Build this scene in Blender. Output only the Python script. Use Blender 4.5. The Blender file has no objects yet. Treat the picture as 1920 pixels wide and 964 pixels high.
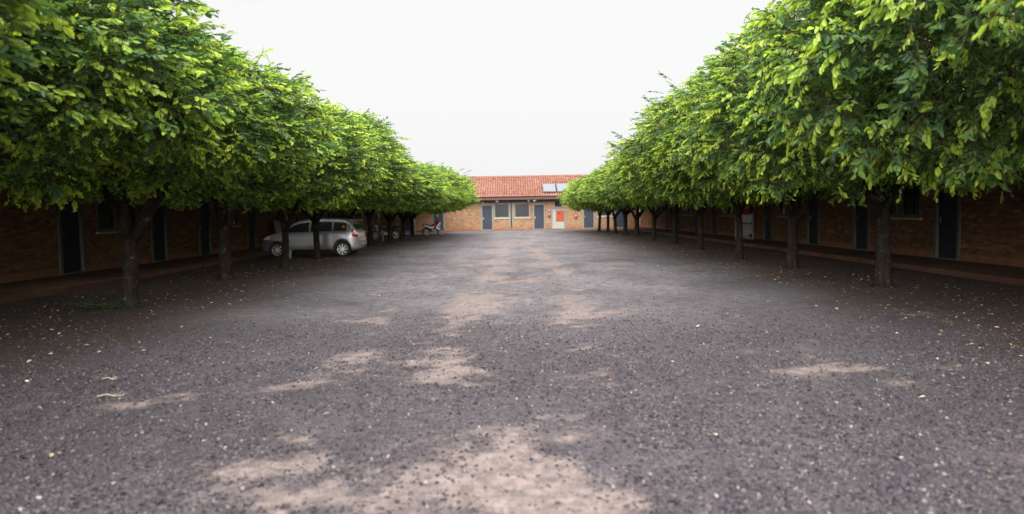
import bpy, math, random
import numpy as np
from mathutils import Vector, Matrix, Euler
R = math.radians
rng = np.random.default_rng(11)
random.seed(5)
scene = bpy.context.scene
col = scene.collection

# ------------------------------------------------------------------ camera
PITCH, ROLL = 3.66, -1.0
cam_d = bpy.data.cameras.new('camera'); cam = bpy.data.objects.new('camera', cam_d); col.objects.link(cam)
cam.matrix_world = Matrix.Translation((0, 0, 1.5)) @ Matrix.Rotation(R(90 - PITCH), 4, 'X') @ Matrix.Rotation(R(ROLL), 4, 'Z')
cam_d.sensor_width = 36.0
cam_d.lens = 36.0 * 1300 / 1920
cam_d.clip_end = 2000
cam_d.dof.use_dof = True
cam_d.dof.focus_distance = 13.0
cam_d.dof.aperture_fstop = 1.1
scene.camera = cam

# ------------------------------------------------------------------ world, sun, exposure
SUN_EL, SUN_AZ = 43.0, 184.0          # azimuth measured from +Y clockwise: behind the camera, diffused by thin cloud
w = bpy.data.worlds.new('World'); scene.world = w; w.use_nodes = True
nt = w.node_tree; nt.nodes.clear()
sky = nt.nodes.new('ShaderNodeTexSky'); sky.sky_type = 'NISHITA'; sky.sun_disc = False
sky.sun_elevation = R(SUN_EL); sky.sun_rotation = R(SUN_AZ); sky.dust_density = 6.0; sky.air_density = 1.0
hs = nt.nodes.new('ShaderNodeHueSaturation'); hs.inputs['Saturation'].default_value = 0.12
mx = nt.nodes.new('ShaderNodeMix'); mx.data_type = 'RGBA'; mx.inputs[0].default_value = 0.93
mx.inputs[7].default_value = (3.62, 3.62, 3.64, 1)      # even cloud deck
bg = nt.nodes.new('ShaderNodeBackground'); bg.inputs[1].default_value = 0.1
out = nt.nodes.new('ShaderNodeOutputWorld')
nt.links.new(sky.outputs[0], hs.inputs['Color']); nt.links.new(hs.outputs[0], mx.inputs[6])
nt.links.new(mx.outputs[2], bg.inputs[0]); nt.links.new(bg.outputs[0], out.inputs[0])

sun_d = bpy.data.lights.new('sun', 'SUN'); sun = bpy.data.objects.new('sun', sun_d); col.objects.link(sun)
sun_d.energy = 5.0; sun_d.angle = R(95); sun_d.color = (1.0, 0.97, 0.93)
az, el = R(SUN_AZ), R(SUN_EL)
sdir = Vector((math.sin(az) * math.cos(el), math.cos(az) * math.cos(el), math.sin(el)))
sun.rotation_euler = sdir.to_track_quat('Z', 'Y').to_euler()
sun.location = (0, 0, 30)

scene.view_settings.view_transform = 'Standard'; scene.view_settings.look = 'None'
scene.view_settings.gamma = 1.0; scene.view_settings.use_curve_mapping = False
scene.view_settings.exposure = 1.4
scene.render.engine = 'CYCLES'
cy = scene.cycles
cy.use_denoising = True
cy.max_bounces = 6; cy.diffuse_bounces = 3; cy.glossy_bounces = 3; cy.transmission_bounces = 4; cy.transparent_max_bounces = 6
cy.caustics_reflective = False; cy.caustics_refractive = False
cy.sample_clamp_indirect = 4.0

# ------------------------------------------------------------------ helpers: nodes and materials
class NT:
    def __init__(s, name):
        s.m = bpy.data.materials.new(name); s.m.use_nodes = True
        s.t = s.m.node_tree; s.p = s.t.nodes['Principled BSDF']; s.o = s.t.nodes['Material Output']
    def n(s, typ, **kw):
        x = s.t.nodes.new('ShaderNode' + typ)
        for k, v in kw.items():
            if k.startswith('i_'):
                k2 = k[2:].replace('_', ' '); x.inputs[k2].default_value = v
            else: setattr(x, k, v)
        return x
    def l(s, a, b): s.t.links.new(a, b)
    def coord(s, kind='Object', scale=None):
        tc = s.n('TexCoord')
        if scale is None: return tc.outputs[kind]
        mp = s.n('Mapping'); mp.inputs['Scale'].default_value = scale; s.l(tc.outputs[kind], mp.inputs[0]); return mp.outputs[0]
    def noise(s, scale, detail=4, rough=0.55, vec=None, dist=0.0):
        x = s.n('TexNoise'); x.inputs['Scale'].default_value = scale; x.inputs['Detail'].default_value = detail
        x.inputs['Roughness'].default_value = rough; x.inputs['Distortion'].default_value = dist
        if vec is not None: s.l(vec, x.inputs['Vector'])
        return x.outputs['Fac']
    def ramp(s, fac, stops):
        x = s.n('ValToRGB'); e = x.color_ramp.elements
        while len(e) < len(stops): e.new(0.5)
        for i, (p, c) in enumerate(stops):
            e[i].position = p; e[i].color = (*c, 1) if len(c) == 3 else c
        s.l(fac, x.inputs[0]); return x.outputs[0]
    def mix(s, fac, a, b, mode='MIX'):
        x = s.n('Mix', data_type='RGBA', blend_type=mode)
        for sock, v in ((x.inputs[0], fac), (x.inputs[6], a), (x.inputs[7], b)):
            if hasattr(v, 'is_linked') or hasattr(v, 'links'): s.l(v, sock)
            elif isinstance(v, (int, float)): sock.default_value = v
            else: sock.default_value = (*v, 1)
        return x.outputs[2]
    def math(s, op, a, b=0.0, c=None, clamp=False):
        x = s.n('Math', operation=op, use_clamp=clamp)
        for sock, v in zip(x.inputs, (a, b, c)):
            if v is None: continue
            if hasattr(v, 'links'): s.l(v, sock)
            else: sock.default_value = v
        return x.outputs[0]
    def attr(s, name):
        x = s.n('Attribute', attribute_name=name); return x.outputs['Fac']
    def bump(s, h, strength=0.4, dist=0.01):
        x = s.n('Bump'); x.inputs['Strength'].default_value = strength; x.inputs['Distance'].default_value = dist
        s.l(h, x.inputs['Height']); s.l(x.outputs[0], s.p.inputs['Normal']); return x
    def base(s, c):
        if hasattr(c, 'links'): s.l(c, s.p.inputs['Base Color'])
        else: s.p.inputs['Base Color'].default_value = (*c, 1)
    def rough(s, v, spec=None):
        if hasattr(v, 'links'): s.l(v, s.p.inputs['Roughness'])
        else: s.p.inputs['Roughness'].default_value = v
        if spec is not None: s.p.inputs['Specular IOR Level'].default_value = spec

def plain(name, c, rough=0.6, metal=0.0, var=0.18, scale=9.0, spec=0.5, bump=0.0, coat=0.0):
    m = NT(name); v = m.coord()
    n = m.noise(scale, 5, 0.6, v)
    m.base(m.ramp(n, [(0.3, tuple(x * (1 - var) for x in c)), (0.7, tuple(min(1, x * (1 + var)) for x in c))]))
    m.rough(rough, spec); m.p.inputs['Metallic'].default_value = metal
    m.p.inputs['Coat Weight'].default_value = coat
    if bump: m.bump(m.noise(scale * 8, 3, 0.6, v), bump, 0.004)
    return m.m

M = {}
M['frame'] = plain('frame_paint', (0.18, 0.18, 0.155), 0.8, var=0.15)
M['slate'] = plain('slate_door_paint', (0.030, 0.036, 0.050), 0.6, var=0.2, scale=3, spec=0.2)
M['frame_shade'] = plain('shaded_frame_paint', (0.125, 0.12, 0.10), 0.8, var=0.2)  # frame paint darkened to sit in the shade along the side wings
M['sill'] = plain('sill_cement', (0.42, 0.41, 0.36), 0.8, var=0.2)
M['glass'] = plain('dark_glass', (0.020, 0.023, 0.027), 0.15, var=0.1, spec=0.22)
M['steel'] = plain('dull_steel', (0.42, 0.42, 0.42), 0.35, metal=1.0)
M['fascia'] = plain('brown_fascia', (0.050, 0.022, 0.016), 0.6, var=0.3, scale=5)
M['soffit'] = plain('brown_soffit', (0.075, 0.052, 0.036), 0.7, var=0.25, scale=4)
M['white'] = plain('white_paint', (0.27, 0.27, 0.25), 0.7, var=0.08)
M['orange'] = plain('orange_paint', (0.27, 0.042, 0.008), 0.5, var=0.12)
M['red'] = plain('red_paint', (0.36, 0.018, 0.02), 0.35, var=0.15)
M['pipe'] = plain('brown_pipe', (0.10, 0.05, 0.03), 0.5)
M['black'] = plain('black_plastic', (0.012, 0.012, 0.013), 0.45)
M['rubber'] = plain('tyre_rubber', (0.018, 0.018, 0.019), 0.8, var=0.3)
M['alloy'] = plain('alloy_wheel', (0.62, 0.62, 0.62), 0.3, metal=0.85, var=0.08)
M['lens_red'] = plain('red_lens', (0.35, 0.008, 0.02), 0.12, coat=0.5)
M['lens_clear'] = plain('clear_lens', (0.75, 0.75, 0.75), 0.1, coat=0.5)
M['lens_orange'] = plain('orange_lens', (0.65, 0.20, 0.01), 0.2)
M['lamp_white'] = plain('lamp_opal', (0.75, 0.74, 0.70), 0.3, var=0.05)
M['blue_board'] = plain('pale_blue_paint', (0.16, 0.25, 0.36), 0.35)
M['linen'] = plain('pale_blue_linen', (0.38, 0.45, 0.56), 0.9, var=0.12, bump=0.3)
M['grey_cloth'] = plain('grey_canvas', (0.30, 0.30, 0.29), 0.9, var=0.15, bump=0.3)
M['blue_paint'] = plain('dark_blue_paint', (0.03, 0.04, 0.12), 0.25, coat=0.6)
M['red_gloss'] = plain('red_gloss_paint', (0.30, 0.012, 0.03), 0.2, coat=0.6)
M['white_gloss'] = plain('white_gloss_paint', (0.72, 0.72, 0.72), 0.2, coat=0.6, var=0.04)
M['screen'] = plain('smoky_acrylic', (0.42, 0.42, 0.42), 0.15)

# silver car paint
m = NT('silver_paint'); m.base((0.31, 0.31, 0.32)); m.p.inputs['Metallic'].default_value = 0.75
m.rough(0.34); m.p.inputs['Coat Weight'].default_value = 0.6; m.p.inputs['Coat Roughness'].default_value = 0.06
M['silver'] = m.m

# collector glass on the roof
m = NT('collector_glass'); m.base((0.15, 0.17, 0.195)); m.rough(0.3)
M['solar'] = m.m

# brick (tint attribute per brick)
m = NT('brick'); v = m.coord()
t = m.attr('tint')
c = m.ramp(t, [(0.0, (0.13, 0.050, 0.030)), (0.3, (0.23, 0.10, 0.054)), (0.62, (0.31, 0.175, 0.095)), (1.0, (0.40, 0.275, 0.165))])
c = m.mix(m.math('MULTIPLY', m.noise(26, 5, 0.65, v), 0.55), c, (0.20, 0.11, 0.07))
geo = m.n('NewGeometry'); sx = m.n('SeparateXYZ'); m.l(geo.outputs['Position'], sx.inputs[0])
low = m.math('SUBTRACT', 1.0, m.math('MULTIPLY', sx.outputs[2], 2.6), clamp=True)
c = m.mix(m.math('MULTIPLY', m.math('MULTIPLY', low, m.noise(1.3, 4, 0.6, v)), 1.3, clamp=True), c, (0.30, 0.075, 0.035))
m.base(m.mix(0.10, c, (0.07, 0.05, 0.025))); m.rough(0.9, 0.2); m.bump(m.noise(60, 4, 0.6, v), 0.35, 0.006)
M['brick'] = m.m
M['mortar'] = plain('mortar', (0.17, 0.125, 0.095), 0.95, var=0.25, scale=6, spec=0.1)
M['plinth'] = plain('terracotta_plinth', (0.26, 0.115, 0.065), 0.8, var=0.25, scale=3)

# roof tile
m = NT('clay_tile'); v = m.coord()
t = m.attr('tint')
c = m.ramp(t, [(0.0, (0.15, 0.058, 0.042)), (0.5, (0.255, 0.108, 0.078)), (1.0, (0.35, 0.19, 0.145))])
c = m.mix(m.ramp(m.noise(2.2, 5, 0.65, v), [(0.48, (0, 0, 0)), (0.75, (0.6, 0.6, 0.6))]), c, (0.16, 0.10, 0.08))
m.base(c); m.rough(0.85, 0.25); m.bump(m.noise(50, 3, 0.6, v), 0.25, 0.005)
M['tile'] = m.m

# walkway cement, red oxide
m = NT('red_cement'); v = m.coord()
n = m.noise(1.1, 6, 0.65, v)
c = m.ramp(n, [(0.25, (0.080, 0.044, 0.032)), (0.55, (0.140, 0.074, 0.050)), (0.8, (0.20, 0.12, 0.088))])
c = m.mix(m.ramp(m.noise(14, 4, 0.7, v), [(0.55, (0, 0, 0)), (0.8, (0.5, 0.5, 0.5))]), c, (0.10, 0.075, 0.06))
m.base(c); m.rough(0.85, 0.2); m.bump(m.noise(40, 3, 0.6, v), 0.3, 0.004)
M['cement'] = m.m

# bark
m = NT('bark'); v = m.coord(scale=(1, 1, 0.28)); v2 = m.coord()
n = m.noise(16, 6, 0.7, v)
c = m.ramp(n, [(0.3, (0.012, 0.009, 0.007)), (0.55, (0.029, 0.021, 0.016)), (0.8, (0.054, 0.043, 0.034))])
lich = m.ramp(m.noise(7, 6, 0.75, v2, 0.6), [(0.57, (0, 0, 0)), (0.68, (0.75, 0.75, 0.75))])
c = m.mix(lich, c, (0.15, 0.145, 0.115))
m.base(c); m.rough(0.95, 0.1); m.bump(n, 0.8, 0.02)
M['bark'] = m.m
M['dry_twig'] = plain('dry_twig', (0.34, 0.28, 0.20), 0.9, spec=0.1)
M['twig'] = plain('twig_bark', (0.075, 0.055, 0.03), 0.9, spec=0.1)

# leaf
def leaf_mat(name, stops, trans=0.38, rough=0.42):
    m = NT(name)
    c = m.ramp(m.attr('tint'), stops)
    m.base(c); m.rough(rough, 0.45)
    tr = m.n('BsdfTranslucent')
    hc = m.n('HueSaturation'); hc.inputs['Hue'].default_value = 0.497; hc.inputs['Saturation'].default_value = 1.0; hc.inputs['Value'].default_value = 1.5
    m.l(c, hc.inputs['Color']); m.l(hc.outputs[0], tr.inputs[0])
    ms = m.n('MixShader'); ms.inputs[0].default_value = trans
    m.l(m.p.outputs[0], ms.inputs[1]); m.l(tr.outputs[0], ms.inputs[2]); m.l(ms.outputs[0], m.o.inputs[0])
    return m.m
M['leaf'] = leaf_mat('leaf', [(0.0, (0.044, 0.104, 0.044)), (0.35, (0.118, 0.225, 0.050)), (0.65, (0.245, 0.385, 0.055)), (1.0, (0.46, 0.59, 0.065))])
M['litter'] = leaf_mat('dry_leaf', [(0.0, (0.10, 0.055, 0.03)), (0.5, (0.30, 0.21, 0.11)), (1.0, (0.60, 0.52, 0.38))], 0.1, 0.7)
M['weed'] = leaf_mat('weed_leaf', [(0.0, (0.02, 0.06, 0.02)), (1.0, (0.07, 0.16, 0.05))])

# ground: gravel over pink soil
m = NT('gravel_ground'); v = m.coord()
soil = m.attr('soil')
fine = m.math('ADD', m.math('MULTIPLY', m.noise(6.5, 9, 0.78, v), 1.0), m.math('MULTIPLY', m.noise(70, 3, 0.6, v), 0.6))
dirt = m.math('ADD', m.attr('dirt'), m.math('MULTIPLY', m.math('SUBTRACT', fine, 0.82), 1.9))
mr = m.n('MapRange', interpolation_type='SMOOTHSTEP'); m.l(dirt, mr.inputs[0]); mr.inputs[1].default_value = 0.18; mr.inputs[2].default_value = 1.0
dirt = mr.outputs[0]
vo = m.n('TexVoronoi', feature='F1'); vo.inputs['Scale'].default_value = 62; m.l(v, vo.inputs['Vector'])
sc = m.n('SeparateColor'); m.l(vo.outputs['Color'], sc.inputs[0])
stone = m.ramp(sc.outputs[0], [(0.0, (0.042, 0.036, 0.042)), (0.45, (0.062, 0.054, 0.064)), (0.8, (0.096, 0.085, 0.094)), (1.0, (0.18, 0.155, 0.15))])
stone = m.mix(m.ramp(m.noise(3.1, 5, 0.65, v), [(0.35, (0, 0, 0)), (0.75, (0.55, 0.55, 0.55))]), stone, (0.110, 0.094, 0.098))
sweep = m.n('Mapping'); sweep.inputs['Scale'].default_value = (0.9, 0.45, 1); sweep.inputs['Rotation'].default_value = (0, 0, 0.5); m.l(v, sweep.inputs[0])
stone = m.mix(m.ramp(m.noise(1.4, 5, 0.6, sweep.outputs[0], 1.2), [(0.44, (0, 0, 0)), (0.66, (0.5, 0.5, 0.5))]), stone, (0.040, 0.035, 0.043))
big = m.noise(0.35, 5, 0.6, v)
stone = m.mix(m.ramp(big, [(0.4, (0, 0, 0)), (0.7, (0.35, 0.35, 0.35))]), stone, (0.15, 0.135, 0.15))
earth = m.ramp(m.noise(9, 6, 0.7, v), [(0.3, (0.12, 0.092, 0.087)), (0.5, (0.20, 0.160, 0.150)), (0.75, (0.29, 0.240, 0.226))])
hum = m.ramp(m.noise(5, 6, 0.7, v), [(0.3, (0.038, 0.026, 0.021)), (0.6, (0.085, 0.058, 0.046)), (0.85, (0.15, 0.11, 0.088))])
dfac = m.math('MULTIPLY', m.attr('dust_light'), m.ramp(m.noise(5.5, 8, 0.75, v), [(0.36, (0.05, 0.05, 0.05)), (0.64, (1, 1, 1))]))
stone = m.mix(m.math('MULTIPLY', dfac, 0.95), stone, (0.33, 0.315, 0.335))
stone = m.mix(m.ramp(m.noise(11, 7, 0.78, v), [(0.46, (0, 0, 0)), (0.70, (0.75, 0.75, 0.75))]), stone, (0.034, 0.029, 0.036))
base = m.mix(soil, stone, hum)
c = m.mix(dirt, base, earth)
m.base(c); m.rough(0.92, 0.2)
hgt = m.math('SUBTRACT', 1.0, vo.outputs['Distance'])
hgt = m.math('MULTIPLY', hgt, m.math('SUBTRACT', 1.05, dirt))
hgt = m.math('ADD', hgt, m.math('MULTIPLY', m.noise(30, 4, 0.65, v), 0.5))
m.bump(hgt, 0.9, 0.018)
M['ground'] = m.m
m = NT('gravel_stone')
m.base(m.ramp(m.attr('tint'), [(0.0, (0.022, 0.019, 0.023)), (0.5, (0.056, 0.048, 0.057)), (0.8, (0.115, 0.098, 0.112)), (1.0, (0.26, 0.215, 0.215))]))
m.rough(0.75, 0.35)
M['stone'] = m.m

# ------------------------------------------------------------------ helpers: meshes and objects
def np_mesh(name, verts, faces_flat, loop_counts, mats, tint=None, tint_name='tint', smooth=False, domain='POINT'):
    me = bpy.data.meshes.new(name)
    nv, nf = len(verts), len(loop_counts)
    me.vertices.add(nv); me.vertices.foreach_set('co', np.ascontiguousarray(verts, dtype=np.float32).ravel())
    me.loops.add(len(faces_flat)); me.loops.foreach_set('vertex_index', np.ascontiguousarray(faces_flat, dtype=np.int32))
    me.polygons.add(nf)
    st = np.zeros(nf, dtype=np.int32); st[1:] = np.cumsum(loop_counts)[:-1]
    me.polygons.foreach_set('loop_start', st); me.polygons.foreach_set('loop_total', np.asarray(loop_counts, dtype=np.int32))
    me.polygons.foreach_set('use_smooth', np.full(nf, smooth))
    if tint is not None:
        a = me.attributes.new(tint_name, 'FLOAT', domain); a.data.foreach_set('value', np.ascontiguousarray(tint, dtype=np.float32))
    for mm in (mats if isinstance(mats, (list, tuple)) else [mats]): me.materials.append(mm)
    me.update(calc_edges=True)
    return me

def link(name, me, parent=None):
    o = bpy.data.objects.new(name, me); col.objects.link(o)
    if parent is not None: o.parent = parent
    return o
def tag(o, label=None, cat=None, group=None, kind=None):
    if label: o['label'] = label
    if cat: o['category'] = cat
    if group: o['group'] = group
    if kind: o['kind'] = kind
    return o
def empty(name, loc, rz=0.0):
    o = bpy.data.objects.new(name, None); col.objects.link(o); o.location = loc; o.rotation_euler = (0, 0, rz)
    o.empty_display_size = 0.2
    return o
def copy_tree(o, parent=None):
    c = o.copy(); col.objects.link(c); c.parent = parent
    for ch in list(o.children): copy_tree(ch, c)
    return c

class MB:
    def __init__(s): s.v = []; s.f = []; s.sm = []
    def add(s, vs, fs, smooth=False):
        b = len(s.v); s.v += [tuple(x) for x in vs]; s.f += [tuple(i + b for i in f) for f in fs]; s.sm += [smooth] * len(fs); return s
    def box(s, x0, x1, y0, y1, z0, z1, mat=None, bev=0.0):
        if bev > 0:
            b = min(bev, (x1-x0)*.45, (y1-y0)*.45, (z1-z0)*.45)
            vs = []; idx = {}
            for ix in (0, 1):
                for iy in (0, 1):
                    for iz in (0, 1):
                        X, Y, Z = (x0, x1)[ix], (y0, y1)[iy], (z0, z1)[iz]
                        sx, sy, sz = (b, -b)[ix], (b, -b)[iy], (b, -b)[iz]
                        idx[ix, iy, iz, 'x'] = len(vs); vs.append((X, Y+sy, Z+sz))
                        idx[ix, iy, iz, 'y'] = len(vs); vs.append((X+sx, Y, Z+sz))
                        idx[ix, iy, iz, 'z'] = len(vs); vs.append((X+sx, Y+sy, Z))
            fs = []
            for i in (0, 1):
                fs.append([idx[i, 0, 0, 'x'], idx[i, 1, 0, 'x'], idx[i, 1, 1, 'x'], idx[i, 0, 1, 'x']])
                fs.append([idx[0, i, 0, 'y'], idx[1, i, 0, 'y'], idx[1, i, 1, 'y'], idx[0, i, 1, 'y']])
                fs.append([idx[0, 0, i, 'z'], idx[1, 0, i, 'z'], idx[1, 1, i, 'z'], idx[0, 1, i, 'z']])
                for j in (0, 1):
                    fs.append([idx[i, j, 0, 'x'], idx[i, j, 1, 'x'], idx[i, j, 1, 'y'], idx[i, j, 0, 'y']])
                    fs.append([idx[i, 0, j, 'x'], idx[i, 1, j, 'x'], idx[i, 1, j, 'z'], idx[i, 0, j, 'z']])
                    fs.append([idx[0, i, j, 'y'], idx[1, i, j, 'y'], idx[1, i, j, 'z'], idx[0, i, j, 'z']])
                    for k in (0, 1): fs.append([idx[i, j, k, 'x'], idx[i, j, k, 'y'], idx[i, j, k, 'z']])
        else:
            vs = [(x, y, z) for x in (x0, x1) for y in (y0, y1) for z in (z0, z1)]
            fs = [(0, 1, 3, 2), (4, 6, 7, 5), (0, 4, 5, 1), (2, 3, 7, 6), (0, 2, 6, 4), (1, 5, 7, 3)]
        if mat is not None: vs = [mat @ Vector(q) for q in vs]
        return s.add(vs, fs)
    def tube(s, path, rad, n=8, caps=True):
        P = [Vector(p) for p in path]; rad = rad if hasattr(rad, '__len__') else [rad] * len(P)
        vs, fs = [], []; up = None
        for i, p in enumerate(P):
            d = (P[min(i+1, len(P)-1)] - P[max(i-1, 0)]).normalized()
            if up is None:
                up = Vector((1, 0, 0)) if abs(d.z) > 0.8 else Vector((0, 0, 1))
            a = (up - d * up.dot(d)).normalized(); b = d.cross(a); up = a
            for k in range(n):
                t = 2 * math.pi * k / n
                vs.append(p + (a * math.cos(t) + b * math.sin(t)) * rad[i])
        for i in range(len(P)-1):
            for k in range(n):
                fs.append((i*n+k, i*n+(k+1) % n, (i+1)*n+(k+1) % n, (i+1)*n+k))
        if caps: fs += [tuple(range(n))[::-1], tuple(range((len(P)-1)*n, len(P)*n))]
        return s.add(vs, fs, True)
    def lathe(s, prof, n=24, mat=None, closed=False):
        vs, fs = [], []
        for r, h in prof:
            for k in range(n):
                t = 2 * math.pi * k / n; vs.append(Vector((r * math.cos(t), r * math.sin(t), h)))
        L = len(prof)
        for i in range(L if closed else L-1):
            j = (i+1) % L
            for k in range(n): fs.append((i*n+k, i*n+(k+1) % n, j*n+(k+1) % n, j*n+k))
        if mat is not None: vs = [mat @ q for q in vs]
        return s.add(vs, fs, True)
    def build(s, name, mat, parent=None, autosmooth=True):
        me = bpy.data.meshes.new(name); me.from_pydata([tuple(q) for q in s.v], [], s.f)
        me.polygons.foreach_set('use_smooth', s.sm)
        me.materials.append(mat); me.update()
        import bmesh
        bm = bmesh.new(); bm.from_mesh(me); bmesh.ops.recalc_face_normals(bm, faces=bm.faces); bm.to_mesh(me); bm.free()
        return link(name, me, parent)

def vnoise(x, y, f, seed):
    r = np.random.default_rng(seed); G = r.random((256, 256))
    X, Y = x * f, y * f; xi, yi = np.floor(X).astype(int), np.floor(Y).astype(int)
    fx, fy = X - xi, Y - yi; fx = fx*fx*(3-2*fx); fy = fy*fy*(3-2*fy)
    g = lambda a, b: G[a % 256, b % 256]
    return (g(xi, yi)*(1-fx)+g(xi+1, yi)*fx)*(1-fy) + (g(xi, yi+1)*(1-fx)+g(xi+1, yi+1)*fx)*fy
def fbm(x, y, f, seed, octs=5):
    s, a, tot = 0, 1.0, 0
    for o in range(octs):
        s = s + a * vnoise(x, y, f * 2**o, seed + o); tot += a; a *= 0.55
    return s / tot
def sstep(a, b, x):
    t = np.clip((x-a)/(b-a), 0, 1); return t*t*(3-2*t)

# ------------------------------------------------------------------ ground
# bare patches where the pink soil shows: (x, y, radius across, radius along, weight)
PATCH = [(-1.35, 4.75, .60, .30, .55), (-1.25, 4.15, .7, .22, .6), (-1.75, 3.85, .5, .3, .5), (-.2, 4.25, .42, .42, .62), (.25, 4.0, .5, .35, .6),
         (.05, 4.75, .45, .3, .45), (.5, 4.55, .4, .3, .3), (-.75, 3.6, .9, .25, .5), (.55, 3.5, .5, .3, .4), (3.4, 3.75, .9, .45, .5), (-.1, 3.2, 1.6, .4, .4),
         (-.5, 12.3, .62, 1.5, .45), (-.45, 15.6, .5, 1.2, .55), (.25, 15.4, .35, .7, .4), (1.05, 11.3, .42, 1.6, .42), (1.55, 9.9, .6, .42, .5), (.85, 9.5, .5, .7, .55),
         (-.6, 10.2, .6, .8, .55), (-2.0, 9.6, .5, .28, .5), (-1.0, 7.3, .75, .9, .40), (-.5, 6.1, .7, .6, .36), (2.75, 6.25, .6, .16, .62), (3.95, 6.35, .9, .20, .5),
         (3.1, 5.75, .4, .12, .4), (-2.95, 5.75, .5, .3, .42), (-2.0, 5.9, .45, .2, .35), (.6, 7.6, .6, .5, .3), (-3.2, 13.4, 1.0, .3, .4), (2.9, 13.5, .8, .4, .4), (4.6, 9.6, 1.6, .3, .25),
         (.3, 20, 1.3, 3.5, .28), (-1.2, 21.5, .8, 2.0, .3), (.9, 25, .5, 5, .32), (-.6, 26, .5, 6, .30), (0.2, 35, 2, 9, .2), (-2.5, 17.5, .9, .6, .35), (3.0, 18, 1.2, .8, .25), (.2, 17, 3.8, 8, .10), (.2, 40, 4.5, 18, .16)]
def dirt_at(x, y):
    wx = x + (fbm(x, y, 0.9, 70, 4) - .5) * 0.9; wy = y + (fbm(x, y, 0.9, 90, 4) - .5) * 0.9
    s = np.zeros_like(x)
    for px, py, rx, ry, k in PATCH:
        s = s + k * np.exp(-(((wx-px)/rx)**2 + ((wy-py)/ry)**2))
    lane = sstep(4.5, 8, y) * (1 - .4*sstep(25, 50, y))
    for tx, tw_, k in ((-.5, .36, .30), (1.02, .32, .30), (-1.9, .3, .14), (2.4, .3, .12)):
        s = s + k*lane*np.exp(-((x + .25*np.sin(y*.21+tx) - tx)/tw_)**2)
    n = fbm(x, y*0.8, 1.6, 30, 6)
    return 0.92*sstep(0.40, 1.0, np.minimum(s, .75) * 0.72 + n * 0.78 - 0.03 + (fbm(x*.8, y, 6.0, 330, 4) - .5) * 0.75 + (fbm(x, y, 0.7, 360, 3) - .5) * .35)
def dust_light_at(x, y):  # pale lane dust, also painting in the brighter middle under open sky
    n = fbm(x, y*.7, 1.1, 410, 6)
    return sstep(6.5, 13, y) * np.exp(-(np.abs(x-.2)/5.0)**3) * (1 - sstep(56, 62, y)) * np.clip(.25 + 1.5*(n-.25), 0, 1)
def soil_shade_at(x, y):  # brown litter soil, doubling as a painted shade tint under the trees
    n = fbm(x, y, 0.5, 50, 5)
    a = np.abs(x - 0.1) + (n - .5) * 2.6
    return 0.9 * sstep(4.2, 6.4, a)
def height_at(x, y):
    return (fbm(x, y, 0.45, 5, 4) - .5) * 0.05 + (fbm(x, y, 3.0, 8, 3) - .5) * 0.012

xs = np.concatenate([[-600, -250, -120, -60, -30, -18, -13], np.arange(-10.0, -4, .2), np.arange(-4, 4.0, .07), np.arange(4, 10.01, .2), [13, 18, 30, 60, 120, 250, 600]])
ys = np.concatenate([[-400, -150, -60, -25, -10, -4, 0], np.arange(1.5, 8, .06), np.arange(8, 16, .1), np.arange(16, 30, .22), np.arange(30, 61, .5), [70, 90, 130, 200, 350, 700, 1200]])
gx, gy = np.meshgrid(xs, ys, indexing='xy')
fxg, fyg = gx.ravel(), gy.ravel()
inside = (np.abs(fxg) < 9) & (fyg > 0) & (fyg < 59)
gz = np.where(inside, height_at(fxg, fyg), 0.0)
nx, ny = len(xs), len(ys)
ii = np.arange(nx*ny).reshape(ny, nx)
quads = np.stack([ii[:-1, :-1], ii[:-1, 1:], ii[1:, 1:], ii[1:, :-1]], -1).reshape(-1, 4)
me = np_mesh('ground', np.stack([fxg, fyg, gz], 1), quads.ravel(), np.full(len(quads), 4), M['ground'], dirt_at(fxg, fyg), 'dirt', smooth=True)
a = me.attributes.new('soil', 'FLOAT', 'POINT'); a.data.foreach_set('value', soil_shade_at(fxg, fyg).astype(np.float32))
a = me.attributes.new('dust_light', 'FLOAT', 'POINT'); a.data.foreach_set('value', dust_light_at(fxg, fyg).astype(np.float32))
ground = tag(link('ground', me), 'dark gravel and pink bare soil yard between the two tree rows', None, kind='structure')

# loose crushed stone lying on the yard
CUBE = np.array([(x, y, z) for x in (-1, 1) for y in (-1, 1) for z in (-1, 1)], dtype=float)
CUBEF = np.array([(0, 1, 3, 2), (4, 6, 7, 5), (0, 4, 5, 1), (2, 3, 7, 6), (1, 5, 7, 3)])
OCTA = np.array([(1, 0, 0), (0, 1, 0), (-1, 0, 0), (0, -1, 0), (0, 0, 1), (0, 0, -1)], dtype=float)
OCTAF = np.array([(0, 1, 4), (1, 2, 4), (2, 3, 4), (3, 0, 4), (1, 0, 5), (2, 1, 5), (3, 2, 5), (0, 3, 5)])
def rand_rot(n):
    q = rng.normal(size=(n, 4)); q /= np.linalg.norm(q, axis=1)[:, None]
    w_, x, y, z = q.T
    return np.stack([1-2*(y*y+z*z), 2*(x*y-z*w_), 2*(x*z+y*w_), 2*(x*y+z*w_), 1-2*(x*x+z*z), 2*(y*z-x*w_), 2*(x*z-y*w_), 2*(y*z+x*w_), 1-2*(x*x+y*y)], 1).reshape(n, 3, 3)
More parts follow.
